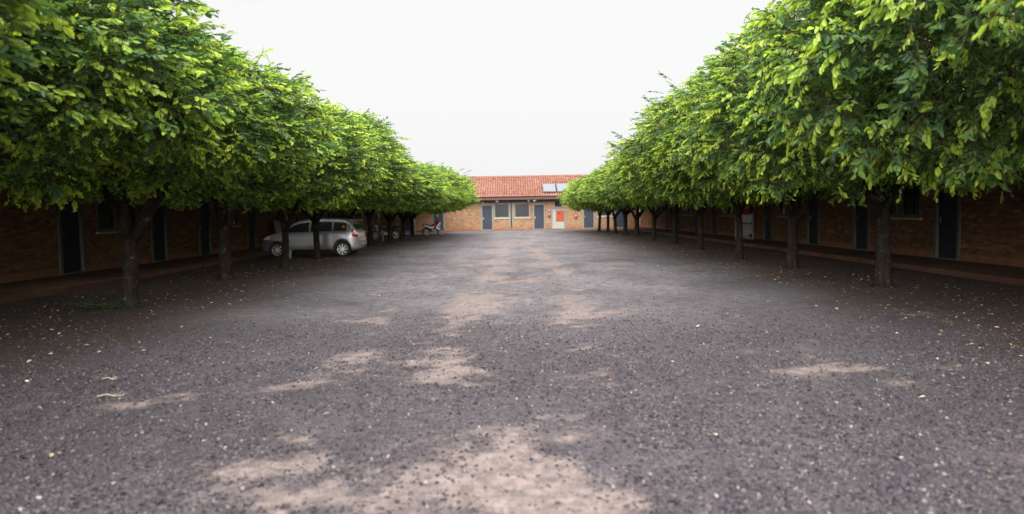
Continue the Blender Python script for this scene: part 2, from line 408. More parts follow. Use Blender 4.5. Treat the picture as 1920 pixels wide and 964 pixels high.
def stones(n, y0, y1, smin, smax, tmpl, tf, power):
    y = y0 + (y1-y0) * rng.random(n)**power
    x = (rng.random(n)*2-1) * (y*0.80 + 1.2)
    d = dirt_at(x, y); so = soil_shade_at(x, y)
    clump = fbm(x, y, 2.2, 200, 4)
    keep = (rng.random(n) < np.clip(1.15 - d*1.1, 0.14, 1) * np.clip(clump*2.0-0.15, .1, 1)) & (rng.random(n) > so*0.75) & (np.abs(x) < 9)
    keep &= rng.random(n) > sstep(y1-3.5, y1, y)
    x, y, d = x[keep], y[keep], d[keep]; n = len(x)
    s = smin + (smax-smin) * rng.random(n)**2.2
    R3 = rand_rot(n)
    loc = tmpl[None] * (1 + (rng.random((n, len(tmpl), 3))-.5)*0.75) * np.array([1.25, 0.95, 0.7])[None, None] * s[:, None, None] * 0.5
    vv = np.einsum('nij,nkj->nki', R3, loc)
    z = height_at(x, y) + s*0.08
    vv += np.stack([x, y, z], 1)[:, None]
    k = len(tmpl)
    ff = (tf[None] + (np.arange(n)*k)[:, None, None]).reshape(-1)
    tint = np.repeat(np.clip(rng.normal(.42, .22, n), 0, 1), k)
    return vv.reshape(-1, 3), ff, np.full(n*len(tf), tf.shape[1]), tint
rng = np.random.default_rng(21)
a1 = stones(130000, 2.6, 11.0, 0.006, 0.020, CUBE, CUBEF, 1.5)
a2 = stones(60000, 6.5, 26, 0.009, 0.028, OCTA, OCTAF, 1.9)
me = np_mesh('gravel', np.concatenate([a1[0], a2[0]]), np.concatenate([a1[1], a2[1]+len(a1[0])]), np.concatenate([a1[2], a2[2]]), M['stone'], np.concatenate([a1[3], a2[3]]))
tag(link('gravel', me), 'dark crushed stone gravel strewn over the yard', None, kind='stuff')

# ------------------------------------------------------------------ buildings
WALL_H = 2.78
BRICK_PITCH_Z, BRICK_PITCH_U, BRICK_D = 0.066, 0.215, 0.10
def brick_mesh(L, openings, buff):
    V, T = [], []
    r = np.random.default_rng(int(L*100))
    z = 0.0; row = 0
    while z + 0.055 <= WALL_H:
        z0, z1 = z, z + BRICK_PITCH_Z - 0.011
        blocked = sorted([(o[0], o[1]) for o in openings if o[2] < z1 and o[3] > z0])
        free = []; u = 0.0
        for b0, b1 in blocked:
            if b0 > u: free.append((u, b0))
            u = max(u, b1)
        if u < L: free.append((u, L))
        off = (row % 2) * BRICK_PITCH_U * 0.5
        for f0, f1 in free:
            k = math.floor((f0 - off) / BRICK_PITCH_U)
            while True:
                a0 = off + k * BRICK_PITCH_U; a1 = a0 + BRICK_PITCH_U - 0.011; k += 1
                if a0 >= f1: break
                c0, c1 = max(a0, f0), min(a1, f1)
                if c1 - c0 < 0.03: continue
                V.append((c0, c1, z0, z1))
        z += BRICK_PITCH_Z; row += 1
    V = np.array(V); n = len(V)
    proud = (r.random(n)-.5) * 0.010
    u0, u1, z0, z1 = V.T; j = lambda: (r.random(n)-.5)*0.006
    y0 = -BRICK_D - proud; y1 = np.full(n, 0.0)
    P = np.stack([np.stack([u0+j(), y0+j()*.6, z0+j()], 1), np.stack([u1+j(), y0+j()*.6, z0+j()], 1), np.stack([u1+j(), y0+j()*.6, z1+j()], 1), np.stack([u0+j(), y0+j()*.6, z1+j()], 1),
                  np.stack([u0, y1, z0], 1), np.stack([u1, y1, z0], 1), np.stack([u1, y1, z1], 1), np.stack([u0, y1, z1], 1)], 1)
    F = np.array([(0, 1, 2, 3), (1, 0, 4, 5), (3, 2, 6, 7), (0, 3, 7, 4), (2, 1, 5, 6)])
    ff = (F[None] + (np.arange(n)*8)[:, None, None]).reshape(-1)
    patch = fbm(u0, z0*1.5, 0.35, 77, 4)
    t = np.clip(r.normal(buff, .21, n) + (patch-.5)*.9, 0, 1)
    return np_mesh('brickwork', P.reshape(-1, 3), ff, np.full(n*5, 4), M['brick'], np.repeat(t, 8))

# shared opening pieces, local origin at the sill centre on the brick face, facing -Y
def door_proto(fm='frame', sm='sill'):
    d = MB().box(-.41, .41, -.055, -.012, .04, 2.10, bev=.004)
    d.box(-.33, .33, -.062, -.056, .22, .98, bev=.002).box(-.33, .33, -.062, -.056, 1.10, 1.98, bev=.002)
    door = d.build('door', M['slate'])
    f = MB().box(-.53, -.415, -.135, -.01, 0, 2.23, bev=.006).box(.415, .53, -.135, -.01, 0, 2.23, bev=.006).box(-.414, .414, -.133, -.01, 2.105, 2.228, bev=.006)
    f.build('frame', M[fm], door)
    h = MB().tube([(-.34, -.064, 1.02), (-.34, -.105, 1.02)], .012, 8).tube([(-.355, -.108, 1.02), (-.23, -.108, 1.02)], .010, 8)
    h.box(-.365, -.315, -.068, -.0625, .92, 1.10)
    h.build('handle', M['steel'], door)
    MB().box(-.46, .46, -.16, -.011, -.02, .036, bev=.006).build('threshold', M[sm], door)
    return door
def window_proto(wd, z0, z1, fm='frame'):
    f = MB()
    h = wd/2
    f.box(-h, -h+.085, -.125, -.01, z0, z1, bev=.005).box(h-.085, h, -.125, -.01, z0, z1, bev=.005)
    f.box(-h+.086, h-.086, -.123, -.01, z1-.085, z1-.002, bev=.005).box(-h+.086, h-.086, -.123, -.01, z0+.002, z0+.085, bev=.005)
    win = f.build('window', M[fm])
    a, b = z0+.087, z1-.087
    q = h-.087
    MB().box(-q, .012, -.050, -.044, a, b).build('pane', M['glass'], win)
    MB().box(-.012, q, -.038, -.032, a, b).build('pane', M['glass'], win)
    MB().box(-.024, .024, -.062, -.051, a, b).build('mullion', M['slate'], win)
    MB().box(-h-.05, h+.05, -.18, -.01, z0-.06, z0-.002, bev=.008).build('sill', M['sill'], win)
    return win

DOOR = door_proto(); DOOR_SIDE = door_proto('frame_shade', 'frame_shade'); WIN_SIDE = window_proto(1.02, 1.05, 2.25, 'frame_shade'); WIN_BACK = window_proto(1.34, 1.02, 2.30)
protos = [DOOR, DOOR_SIDE, WIN_SIDE, WIN_BACK]

def roof_parts(parent, u0, u1, eave_v=-0.95, eave_z=2.80, ridge_v=3.35, ridge_z=4.68, back=True, seed=3):
    r = np.random.default_rng(seed)
    sl = Vector((0, ridge_v-eave_v, ridge_z-eave_z)); Ls = sl.length; sd = sl.normalized(); nn = Vector((0, -sd.z, sd.y))
    # deck
    o = Vector((0, eave_v, eave_z)); top = o + sd*Ls
    d = MB(); th = nn * -0.06
    def pr(a, b, c, e):  # slab between two points on the slope
        q = [Vector((u0, 0, 0))+a, Vector((u1, 0, 0))+a, Vector((u1, 0, 0))+b, Vector((u0, 0, 0))+b]
        q2 = [Vector((u0, 0, 0))+c, Vector((u1, 0, 0))+c, Vector((u1, 0, 0))+e, Vector((u0, 0, 0))+e]
        d.add(q+q2, [(0, 1, 2, 3), (4, 7, 6, 5), (0, 4, 5, 1), (1, 5, 6, 2), (2, 6, 7, 3), (3, 7, 4, 0)])
    pr(o, top, o+th, top+th)
    bk = Vector((0, 2*ridge_v-eave_v, eave_z)); pr(top, bk, top+Vector((0, 0, -.065)), bk+Vector((0, 0, -.065)))
    roof = d.build('roof', M['fascia'], parent)
    # barrel tiles, joined
    pu, prr = 0.205, 0.37
    us = np.arange(u0+pu/2, u1, pu); rows = np.arange(0, Ls-0.1, prr)
    U, S = np.meshgrid(us, rows); U = U.ravel(); S = S.ravel(); n = len(U)
    U = U + (r.random(n)-.5)*.012; S = S + (r.random(n)-.5)*.02
    K = 6; ang = np.linspace(0, math.pi, K)
    P = np.zeros((n, 2*K, 3))
    for e, (ds, rad, lift) in enumerate(((-0.05, 0.088, 0.040), (prr+0.03, 0.072, 0.008))):
        for k in range(K):
            cu = np.cos(ang[k])*rad; cn = np.sin(ang[k])*rad*0.85 + lift + (r.random(n)-.5)*0.004
            s_ = S + ds
            P[:, e*K+k, 0] = U + cu
            P[:, e*K+k, 1] = o.y + sd.y*s_ + nn.y*cn
            P[:, e*K+k, 2] = o.z + sd.z*s_ + nn.z*cn
    F = np.array([(k, k+1, K+k+1, K+k) for k in range(K-1)])
    ff = (F[None] + (np.arange(n)*2*K)[:, None, None]).reshape(-1)
    patch = fbm(U, S, .45, 41, 4)
    t = np.clip(r.normal(.52, .14, n) + (patch-.5)*.7 + np.where(S < .2, .28, 0), 0, 1)
    me = np_mesh('tile_courses', P.reshape(-1, 3), ff, np.full(n*(K-1), 4), M['tile'], np.repeat(t, 2*K), smooth=True)
    tl = link('tile_courses', me, roof); tl['kind'] = 'stuff'
    # pans between the barrels: a rippled sheet of clay just over the deck
    pn = MB(); a_ = o + nn*.012; b_ = top + nn*.012
    pn.add([Vector((u0, 0, 0))+a_, Vector((u1, 0, 0))+a_, Vector((u1, 0, 0))+b_, Vector((u0, 0, 0))+b_], [(0, 1, 2, 3)])
    pn.build('tile_pans', M['tile'], roof)
    rd = MB(); uu = u0
    while uu < u1 - .2:
        rd.tube([(uu, ridge_v, ridge_z+.03), (uu+.40, ridge_v, ridge_z+.018)], [.125, .105], 10, False); uu += .36
    rr_ = rd.build('ridge_tiles', M['tile'], roof)
    rr_['kind'] = 'stuff'
    MB().box(u0, u1, eave_v-.012, eave_v+.018, eave_z-.24, eave_z-.062).build('fascia', M['fascia'], parent)
    MB().box(u0, u1, eave_v+.02, -.105, eave_z-.16, eave_z-.125).build('soffit', M['soffit'], parent)
    return o, sd, nn

def wing(name, loc, rz, L, doors, wins, winproto, label, buff, extra_open=(), roof_u=None, plinth=True, seed=3):
    root = empty(name, loc, rz); tag(root, label, 'building')
    wz = winproto.data
    zs = [v.co.z for v in wz.vertices]; xsz = [v.co.x for v in wz.vertices]
    wl, wh, ww = min(zs), max(zs), max(xsz)
    ops = [(u-.53, u+.53, 0, 2.23) for u in doors] + [(u-ww, u+ww, wl, wh) for u in wins] + list(extra_open)
    k = link('brickwork', brick_mesh(L, ops, buff), root); k['kind'] = 'stuff'
    wl_ = MB().box(-.12, L+.12, -.0095, .2, -.15, WALL_H+.25)
    # mortar bed between the bricks, cut round the openings
    wall = wl_.build('wall', M['mortar'], root)
    us = sorted(set([0.0, L] + [q for o in ops for q in o[:2]])); mb = MB()
    for a_, b_ in zip(us[:-1], us[1:]):
        if b_ - a_ < .004: continue
        mid = (a_+b_)/2; z = 0.0
        for o0, o1 in sorted([(o[2], o[3]) for o in ops if o[0] < mid < o[1]]):
            if o0 > z + .01: mb.box(a_, b_, -BRICK_D+.012, -.0097, z, o0)
            z = max(z, o1)
        if z < WALL_H: mb.box(a_, b_, -BRICK_D+.012, -.0097, z, WALL_H)
    mb.build('mortar_bed', M['mortar'], root)
    for proto, lst in ((DOOR if winproto is WIN_BACK else DOOR_SIDE, doors), (winproto, wins)):
        for u in lst:
            c = copy_tree(proto, root); c.location = (u, 0, 0)
    if plinth:
        pb = MB(); pts = sorted([(u-.535, u+.535) for u in doors]); u = 0
        for a_, b_ in pts + [(L, L)]:
            if a_ > u + .02: pb.box(u, a_, -BRICK_D-.022, -BRICK_D+.004, .0, .185, bev=.006)
            u = b_
        pb.build('plinth', M['plinth'], root)
    ru = roof_u or (-.4, L+.4)
    fr = roof_parts(root, ru[0], ru[1], seed=seed) if winproto is WIN_BACK else roof_parts(root, ru[0], ru[1], eave_v=-1.75, eave_z=2.62, seed=seed)  # wing eaves lengthened, out of view, to darken the walls below
    return root, fr

XR, XL, YB = 11.1, -11.4, 60.0
A_R = [9.76, 17.66, 25.5, 33.5, 41.4, 49.3]; B_R = [6.15, 14.1, 22.0, 30.0, 37.9, 45.8, 53.7]
winsy = lambda A: [y+1.62 for y in A] + [y+2.76 for y in A]
Y0, Y1 = 3.0, 59.85
# right wing: local u runs from the far end towards the camera
fu = lambda y: Y1 - y
right_wing, _ = wing('motel_wing', (XR+.1, Y1, .12), R(-90), Y1-Y0, sorted(fu(y) for y in A_R + B_R), sorted(fu(y) for y in winsy(A_R)), WIN_SIDE,
                     'long low brick motel wing with slate doors behind the housekeeping cart', .42, roof_u=(-.2, Y1-Y0+.4), seed=5)
fl = lambda y: y - Y0
A_L = [y+.3 for y in A_R]; B_L = [y+.45 for y in B_R]
left_wing, _ = wing('motel_wing', (XL-.1, Y0, .12), R(90), Y1-Y0, sorted(fl(y) for y in A_L + B_L), sorted(fl(y) for y in winsy(A_L)), WIN_SIDE,
                    'long low brick motel wing with slate doors behind the parked silver car', .34, roof_u=(-.4, Y1-Y0+.2), seed=6)
# back building: local u = world x + 15.5
U0 = 11.32
bdoors = [-8.9, -6.3, -2.08, 2.40, 6.69, 9.41]; bwins = [-.81, .94, 8.05]
ORX = 4.06
back, (ro, rsd, rnn) = wing('motel_building', (-U0, YB+.1, .03), 0, 22.3, sorted(x+U0 for x in bdoors), sorted(x+U0 for x in bwins), WIN_BACK,
               'low brick motel building closing the yard with clay tile roof and orange door', .66,
               extra_open=[(ORX+U0-.62, ORX+U0+.62, 0, 1.80), (ORX+U0-.34, ORX+U0+.34, 1.86, 2.50)], roof_u=(-4.2, 26.3), plinth=False, seed=8)
def bx(x): return x + U0
# orange-panelled white door with transom
d = MB().box(bx(ORX)-.52, bx(ORX)+.52, -.06, -.012, .03, 1.70, bev=.004).build('door', M['white'], back); d['label'] = 'white door with an orange painted panel and dark emblem'
MB().box(bx(ORX)-.20, bx(ORX)+.50, -.072, -.0615, .62, 1.60, bev=.003).build('panel', M['orange'], d)
e = MB(); e.add([(bx(ORX+.10), -.080, 1.23), (bx(ORX+.20), -.080, 1.37), (bx(ORX+.15), -.080, 1.42), (bx(ORX+.10), -.080, 1.38), (bx(ORX+.05), -.080, 1.42), (bx(ORX), -.080, 1.37),
                 (bx(ORX+.10), -.0725, 1.23), (bx(ORX+.20), -.0725, 1.37), (bx(ORX+.15), -.0725, 1.42), (bx(ORX+.10), -.0725, 1.38), (bx(ORX+.05), -.0725, 1.42), (bx(ORX), -.0725, 1.37)],
                [(0, 1, 2, 3, 4, 5)] + [(i, (i+1) % 6, (i+1) % 6+6, i+6) for i in range(6)])
e.build('emblem', M['fascia'], d)
MB().box(bx(ORX)-.63, bx(ORX)-.525, -.13, -.01, 0, 1.80, bev=.005).box(bx(ORX)+.525, bx(ORX)+.63, -.13, -.01, 0, 1.80, bev=.005).box(bx(ORX)-.524, bx(ORX)+.524, -.128, -.01, 1.71, 1.798, bev=.005).build('frame', M['frame'], d)
MB().tube([(bx(ORX)-.42, -.062, .95), (bx(ORX)-.42, -.11, .95), (bx(ORX)-.34, -.11, .95)], .012, 8).build('handle', M['steel'], d)
t = MB().box(bx(ORX)-.35, bx(ORX)-.29, -.12, -.01, 1.86, 2.50).box(bx(ORX)+.29, bx(ORX)+.35, -.12, -.01, 1.86, 2.50).box(bx(ORX)-.289, bx(ORX)+.289, -.118, -.01, 1.862, 1.92).box(bx(ORX)-.289, bx(ORX)+.289, -.118, -.01, 2.44, 2.498).build('window', M['frame'], back)
MB().box(bx(ORX)-.288, bx(ORX)+.288, -.045, -.038, 1.921, 2.439).build('pane', M['glass'], t)
# pale pilasters between the windows, downpipe, beam under the eaves
for x, wd_ in ((-.0, .17), (-1.54, .09), (1.67, .10)):
    if wd_ > .15:
        for s_ in (-1, 1): MB().box(bx(x)+s_*.115-.055, bx(x)+s_*.115+.055, -.116, -.0955, .25, 2.45, bev=.004).build('pilaster', M['frame'], back)
MB().tube([(bx(.0), -.15, .2), (bx(.0), -.15, 2.35), (bx(.0), -.32, 2.62)], .038, 10).build('downpipe', M['pipe'], back)
MB().box(bx(-11.2), bx(10.9), -.14, -.0955, 2.34, 2.60).build('eave_beam', M['soffit'], back)
for x, r_ in ((-1.2, .15), (2.03, .19), (-1.25+2.75, .10)):
    l_ = MB().lathe([(.001, -.10), (r_*.6, -.095), (r_, -.03), (r_, 0), (r_*.8, .03), (.001, .035)], 16, Matrix.Translation((bx(x), -.50, 2.49))).build('eave_lamp', M['lamp_white'], back)
    MB().tube([(bx(x), -.50, 2.52), (bx(x), -.50, 2.645)], .02, 8).build('stem', M['steel'], l_)
# unseen porch roof and posts, added to keep this corner dark
pr_ = MB().box(bx(-11.2), bx(-5.75), -5.2, -.97, 2.36, 2.46, bev=.01).build('added_shade_roof', M['soffit'], back)
for x in (-9.6, -7.7, -5.85): MB().box(bx(x)-.06, bx(x)+.06, -5.1, -4.98, -.02, 2.357, bev=.008).build('post', M['soffit'], pr_)
# solar collectors on the roof slope
for i, cx in enumerate((3.33, 4.53)):
    s0, s1 = .55, 2.35
    g = MB(); h = .55
    def rp(u, s_, n_): return Vector((u, 0, 0)) + ro + rsd*s_ + rnn*n_
    def slab(g, ua, ub, sa, sb, na, nb):
        q = [rp(u, s_, n_) for u in (ua, ub) for s_ in (sa, sb) for n_ in (na, nb)]
        g.add(q, [(0, 1, 3, 2), (4, 6, 7, 5), (0, 4, 5, 1), (2, 3, 7, 6), (0, 2, 6, 4), (1, 5, 7, 3)])
    slab(g, bx(cx)-h, bx(cx)+h, s0, s1, .16, .23)
    pnl = empty('solar_collector', (0, 0, 0)); pnl.location = (-U0, YB+.1, .03)
    tag(pnl, ('pale solar collector on the clay roof half hidden by a tree crown' if i == 1 else 'pale solar collector on the clay roof with bare tiles beside it, fully visible'), 'solar panel', 'solar collectors on the clay roof')
    g.build('casing', M['steel'], pnl)
    g2 = MB(); slab(g2, bx(cx)-h+.04, bx(cx)+h-.04, s0+.04, s1-.04, .2305, .236); g2.build('pane', M['solar'], pnl)
    g3 = MB()
    for uu in (-h+.15, h-.2):
        for ss in (s0+.2, s1-.25): slab(g3, bx(cx)+uu, bx(cx)+uu+.05, ss, ss+.05, .03, .159)
    g3.build('bracket', M['steel'], pnl)

# walkways
def walk(name, x0, x1, y0, y1, z):
    mb = MB().box(x0, x1, y0, y1, -.2, z, bev=.02)
    return tag(mb.build(name, M['cement']), None, None, kind='structure')
walk('walkway_right', 9.32, XR+.2, 2.0, 59.4, .12)
walk('walkway_left', XL-.2, -9.35, 2.0, 59.4, .12)
walk('walkway_back', -11.0, 10.9, 59.42, YB+.2, .055)

# ------------------------------------------------------------------ trees
LEAF_V = np.array([(0, 0, 0), (.34, .5, .10), (.72, .40, .05), (1, 0, -.06), (.72, -.40, .05), (.34, -.5, .10)])
LEAF_F = [(0, 3, 2, 1), (0, 5, 4, 3)]
def leaf_block(base, direc, nrm, length, width):
    n = len(base)
    d = direc / np.linalg.norm(direc, axis=1)[:, None]
    s = np.cross(nrm, d); s /= np.linalg.norm(s, axis=1)[:, None] + 1e-9
    nn = np.cross(d, s)
    V = base[:, None] + d[:, None]*(LEAF_V[None, :, :1]*length[:, None, None]) + s[:, None]*(LEAF_V[None, :, 1:2]*width[:, None, None]) + nn[:, None]*(LEAF_V[None, :, 2:3]*length[:, None, None])
    return V   # n,6,3
def spray_template(r, young):
    k = r.integers(8, 13); L = r.uniform(.16, .34)
    s = np.linspace(.08, 1.0, k)
    droop = r.uniform(.15, .5) * (1.5 if young else 1)
    yaw = r.uniform(-.4, .4)
    px = s*L; pz = -droop*L*s**2; py = yaw*L*s**2
    base = np.stack([px, py, pz], 1)
    side = np.where(np.arange(k) % 2 == 0, 1.0, -1.0)
    d = np.stack([.55 + .5*s + r.normal(0, .4, k), side*(1.0-.4*s) + r.normal(0, .4, k), -(1.5 if young else .55) + r.normal(0, .45, k)], 1)
    if young: d[:, 1] *= .55
    nrm = np.stack([r.normal(.55, .5, k), r.normal(0, .5, k), np.ones(k)*(.55 if young else 1.0)], 1)
    ln = r.uniform(.056, .116, k) * (1 - .25*(s > .93)); wd = ln * r.uniform(.42, .54, k)
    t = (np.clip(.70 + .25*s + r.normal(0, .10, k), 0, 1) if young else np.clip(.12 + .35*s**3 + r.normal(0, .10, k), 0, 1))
    V = leaf_block(base, d, nrm, ln, wd).reshape(-1, 3)
    # twig: thin three sided strip
    tw = np.concatenate([[[-.12, 0, .02]], base[::3], base[-1:]])
    return V, np.repeat(t, 6), tw
SPR = np.random.default_rng(99)
TEMPL = [(spray_template(SPR, False)) for _ in range(12)] + [(spray_template(SPR, True)) for _ in range(8)]

def crown_mesh(seed, nspray, a=3.1, b=2.55, ht=2.35, hb=1.25):
    r = np.random.default_rng(seed)
    e = 2.1
    def surf(N):
        d = r.normal(size=(N, 3)); d /= np.linalg.norm(d, axis=1)[:, None]
        h = np.where(d[:, 2] > 0, ht, hb)
        rad = (np.abs(d[:, 0]/a)**e + np.abs(d[:, 1]/b)**e + np.abs(d[:, 2]/h)**e)**(-1/e)
        p = d*rad[:, None]
        wgt = (rad/rad.max())**2
        under = (d[:, 2] < -.35) & (np.hypot(p[:, 0]/a, p[:, 1]/b) < .72)
        wgt = np.where(under, wgt*.4, wgt)
        p = p[r.random(N) < wgt]
        nr = np.stack([np.sign(p[:, 0])*np.abs(p[:, 0]/a)**(e-1)/a, np.sign(p[:, 1])*np.abs(p[:, 1]/b)**(e-1)/b, np.sign(p[:, 2])*np.abs(p[:, 2]/np.where(p[:, 2] > 0, ht, hb))**(e-1)/ht], 1)
        nr /= np.linalg.norm(nr, axis=1)[:, None] + 1e-9
        return p, nr
    # branch ends: each carries a rounded bunch of sprays, with shaded hollows between the bunches
    cp, cn = surf(2600)
    keep = []; 
    for q in range(len(cp)):           # spaced centres of uneven size
        if all(np.sum((cp[q]-cp[k])**2) > .40**2 for k in keep): keep.append(q)
        if len(keep) >= 430: break
    cp, cn = cp[keep], cn[keep]; nc = len(cp)
    low = np.sin(cp @ (r.normal(size=3)*.9) + r.uniform(0, 6.28)) + np.sin(cp @ (r.normal(size=3)*1.6) + r.uniform(0, 6.28))
    cp = cp + cn*(r.normal(-.10, .16, nc) + .14*low)[:, None]
    crad = r.uniform(.24, .46, nc)
    n1 = int(nspray*.74); ci = r.integers(0, nc, n1)
    od = r.normal(size=(n1, 3)) + cn[ci]*.85 + np.array([0, 0, .25]); od /= np.linalg.norm(od, axis=1)[:, None]
    rr_ = crad[ci]*(r.random(n1)**.45)
    p1 = cp[ci] + od*rr_[:, None]*np.array([1, 1, .8])
    sh = r.random(n1) < np.where(cn[ci][:, 2] > .1, .05, .02)
    p1 = p1 + od*(sh*r.uniform(.12, .45, n1))[:, None]
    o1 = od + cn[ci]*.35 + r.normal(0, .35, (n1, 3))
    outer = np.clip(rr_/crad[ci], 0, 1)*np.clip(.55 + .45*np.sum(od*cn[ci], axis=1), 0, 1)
    n2 = nspray - n1
    p2, nr2 = surf(n2*4); p2, nr2 = p2[:n2], nr2[:n2]; n2 = len(p2)
    p2 = p2 - nr2*r.uniform(.30, 1.2, n2)[:, None]; o2 = nr2 + r.normal(0, .6, (n2, 3))
    p = np.concatenate([p1, p2]); o = np.concatenate([o1, o2]); outer = np.concatenate([outer, np.full(n2, -.5)]); n = len(p)
    o[:, 2] = o[:, 2]*.8 - .02
    o /= np.linalg.norm(o, axis=1)[:, None]
    up = np.array([0, 0, 1.0]) + r.normal(0, .40, (n, 3))
    yv = np.cross(up, o); yv /= np.linalg.norm(yv, axis=1)[:, None] + 1e-9
    zv = np.cross(o, yv)
    Rm = np.stack([o, yv, zv], 2)     # columns
    sc_ = r.uniform(.82, 1.22, n)
    cl_y = np.concatenate([r.random(nc)[ci]*.7, np.zeros(n2)])
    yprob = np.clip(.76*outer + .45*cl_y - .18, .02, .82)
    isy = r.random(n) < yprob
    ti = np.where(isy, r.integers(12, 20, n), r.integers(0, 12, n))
    VV, TT, FF, CC = [], [], [], []; off = 0
    shift = r.normal(0, .10, n)
    TV, TF = [], []; toff = 0
    for k, (tv, tt, tw) in enumerate(TEMPL):
        ix = np.where(ti == k)[0]
        if len(ix) == 0: continue
        v = np.einsum('nij,kj->nki', Rm[ix], tv) * sc_[ix][:, None, None] + p[ix][:, None]
        m_, kk = len(ix), len(tv)
        VV.append(v.reshape(-1, 3)); TT.append(np.clip(tt[None] + shift[ix][:, None], 0, 1).ravel())
        nl = kk//6
        f = (np.array(LEAF_F)[None] + (np.arange(m_*nl)*6)[:, None, None] + off).reshape(-1)
        FF.append(f); off += m_*kk
        # twig strips (two crossed thin quads along the twig)
        q = np.einsum('nij,kj->nki', Rm[ix], tw) * sc_[ix][:, None, None] + p[ix][:, None]
        L_ = len(tw); wdt = np.linspace(.006, .002, L_)
        s1 = zv[ix][:, None]*wdt[None, :, None]; s2 = yv[ix][:, None]*wdt[None, :, None]
        strip = np.stack([q - s1 - s2, q + s2, q + s1 - s2], 2).reshape(m_, L_*3, 3)
        fl_ = []
        for i in range(L_-1):
            for j in range(3): fl_.append((i*3+j, i*3+(j+1) % 3, (i+1)*3+(j+1) % 3, (i+1)*3+j))
        TF.append((np.array(fl_)[None] + (np.arange(m_)*L_*3)[:, None, None] + toff).reshape(-1)); TV.append(strip.reshape(-1, 3)); toff += m_*L_*3
    V = np.concatenate(VV); T = np.concatenate(TT); F = np.concatenate(FF)
    nvl = len(V); TVv = np.concatenate(TV); TFf = np.concatenate(TF) + nvl
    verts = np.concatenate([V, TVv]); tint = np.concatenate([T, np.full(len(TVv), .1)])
    faces = np.concatenate([F, TFf]); counts = np.full(len(faces)//4, 4)
    me = np_mesh('crown', verts, faces, counts, [M['leaf'], M['twig']], tint)
    mi = np.zeros(len(counts), dtype=np.int32); mi[len(F)//4:] = 1
    me.polygons.foreach_set('material_index', mi)
    return me
CROWNS = [crown_mesh(s_, 8400) for s_ in (3, 17, 29)]

def trunk_mesh(r, rad, fork, crown_c, nl, lean, ca, cb):
    mb = MB()
    p0 = Vector((0, 0, -.08)); top = Vector((lean[0], lean[1], fork))
    pts, rr = [], []
    for i in range(9):
        s_ = i/8; q = p0.lerp(top, s_) + Vector((math.sin(s_*3+r.random()*.3)*.02, r.normal(0, .012), 0))
        flare = 1 + .55*math.exp(-s_*11) + .16*max(0, s_-.75)*4*.5
        pts.append(q); rr.append(rad*flare*(1-.12*s_)*(1+r.normal(0, .025)))
    mb.tube(pts, rr, 12)
    a0 = r.uniform(0, 6.28)
    for k in range(nl):
        an = a0 + 2*math.pi*k/nl + r.normal(0, .25)
        reach = r.uniform(.45, .8)
        end = crown_c + Vector((math.cos(an)*ca*reach, math.sin(an)*cb*reach, r.uniform(.1, 1.2)))
        st = top - Vector((0, 0, r.uniform(.05, .25)))
        mid = st.lerp(end, .45) + Vector((math.cos(an)*-.10, math.sin(an)*-.10, r.uniform(-.05, .25)))
        path, rads = [], []
        for i in range(8):
            s_ = i/7; q = st.lerp(mid, s_).lerp(mid.lerp(end, s_), s_)
            path.append(q + Vector((r.normal(0, .02), r.normal(0, .02), 0))*(1 if i else 0)); rads.append(rad*(.66-.55*s_))
        mb.tube(path, rads, 8)
        for j in range(3):
            b0 = path[3+j]; an2 = an + r.normal(0, .8)
            e2 = b0 + Vector((math.cos(an2)*r.uniform(.7, 1.3), math.sin(an2)*r.uniform(.6, 1.1), r.uniform(-.1, .9)))
            mb.tube([b0, b0.lerp(e2, .5)+Vector((0, 0, .08)), e2], [rads[3+j]*.6, rads[3+j]*.4, .012], 6)
    return mb

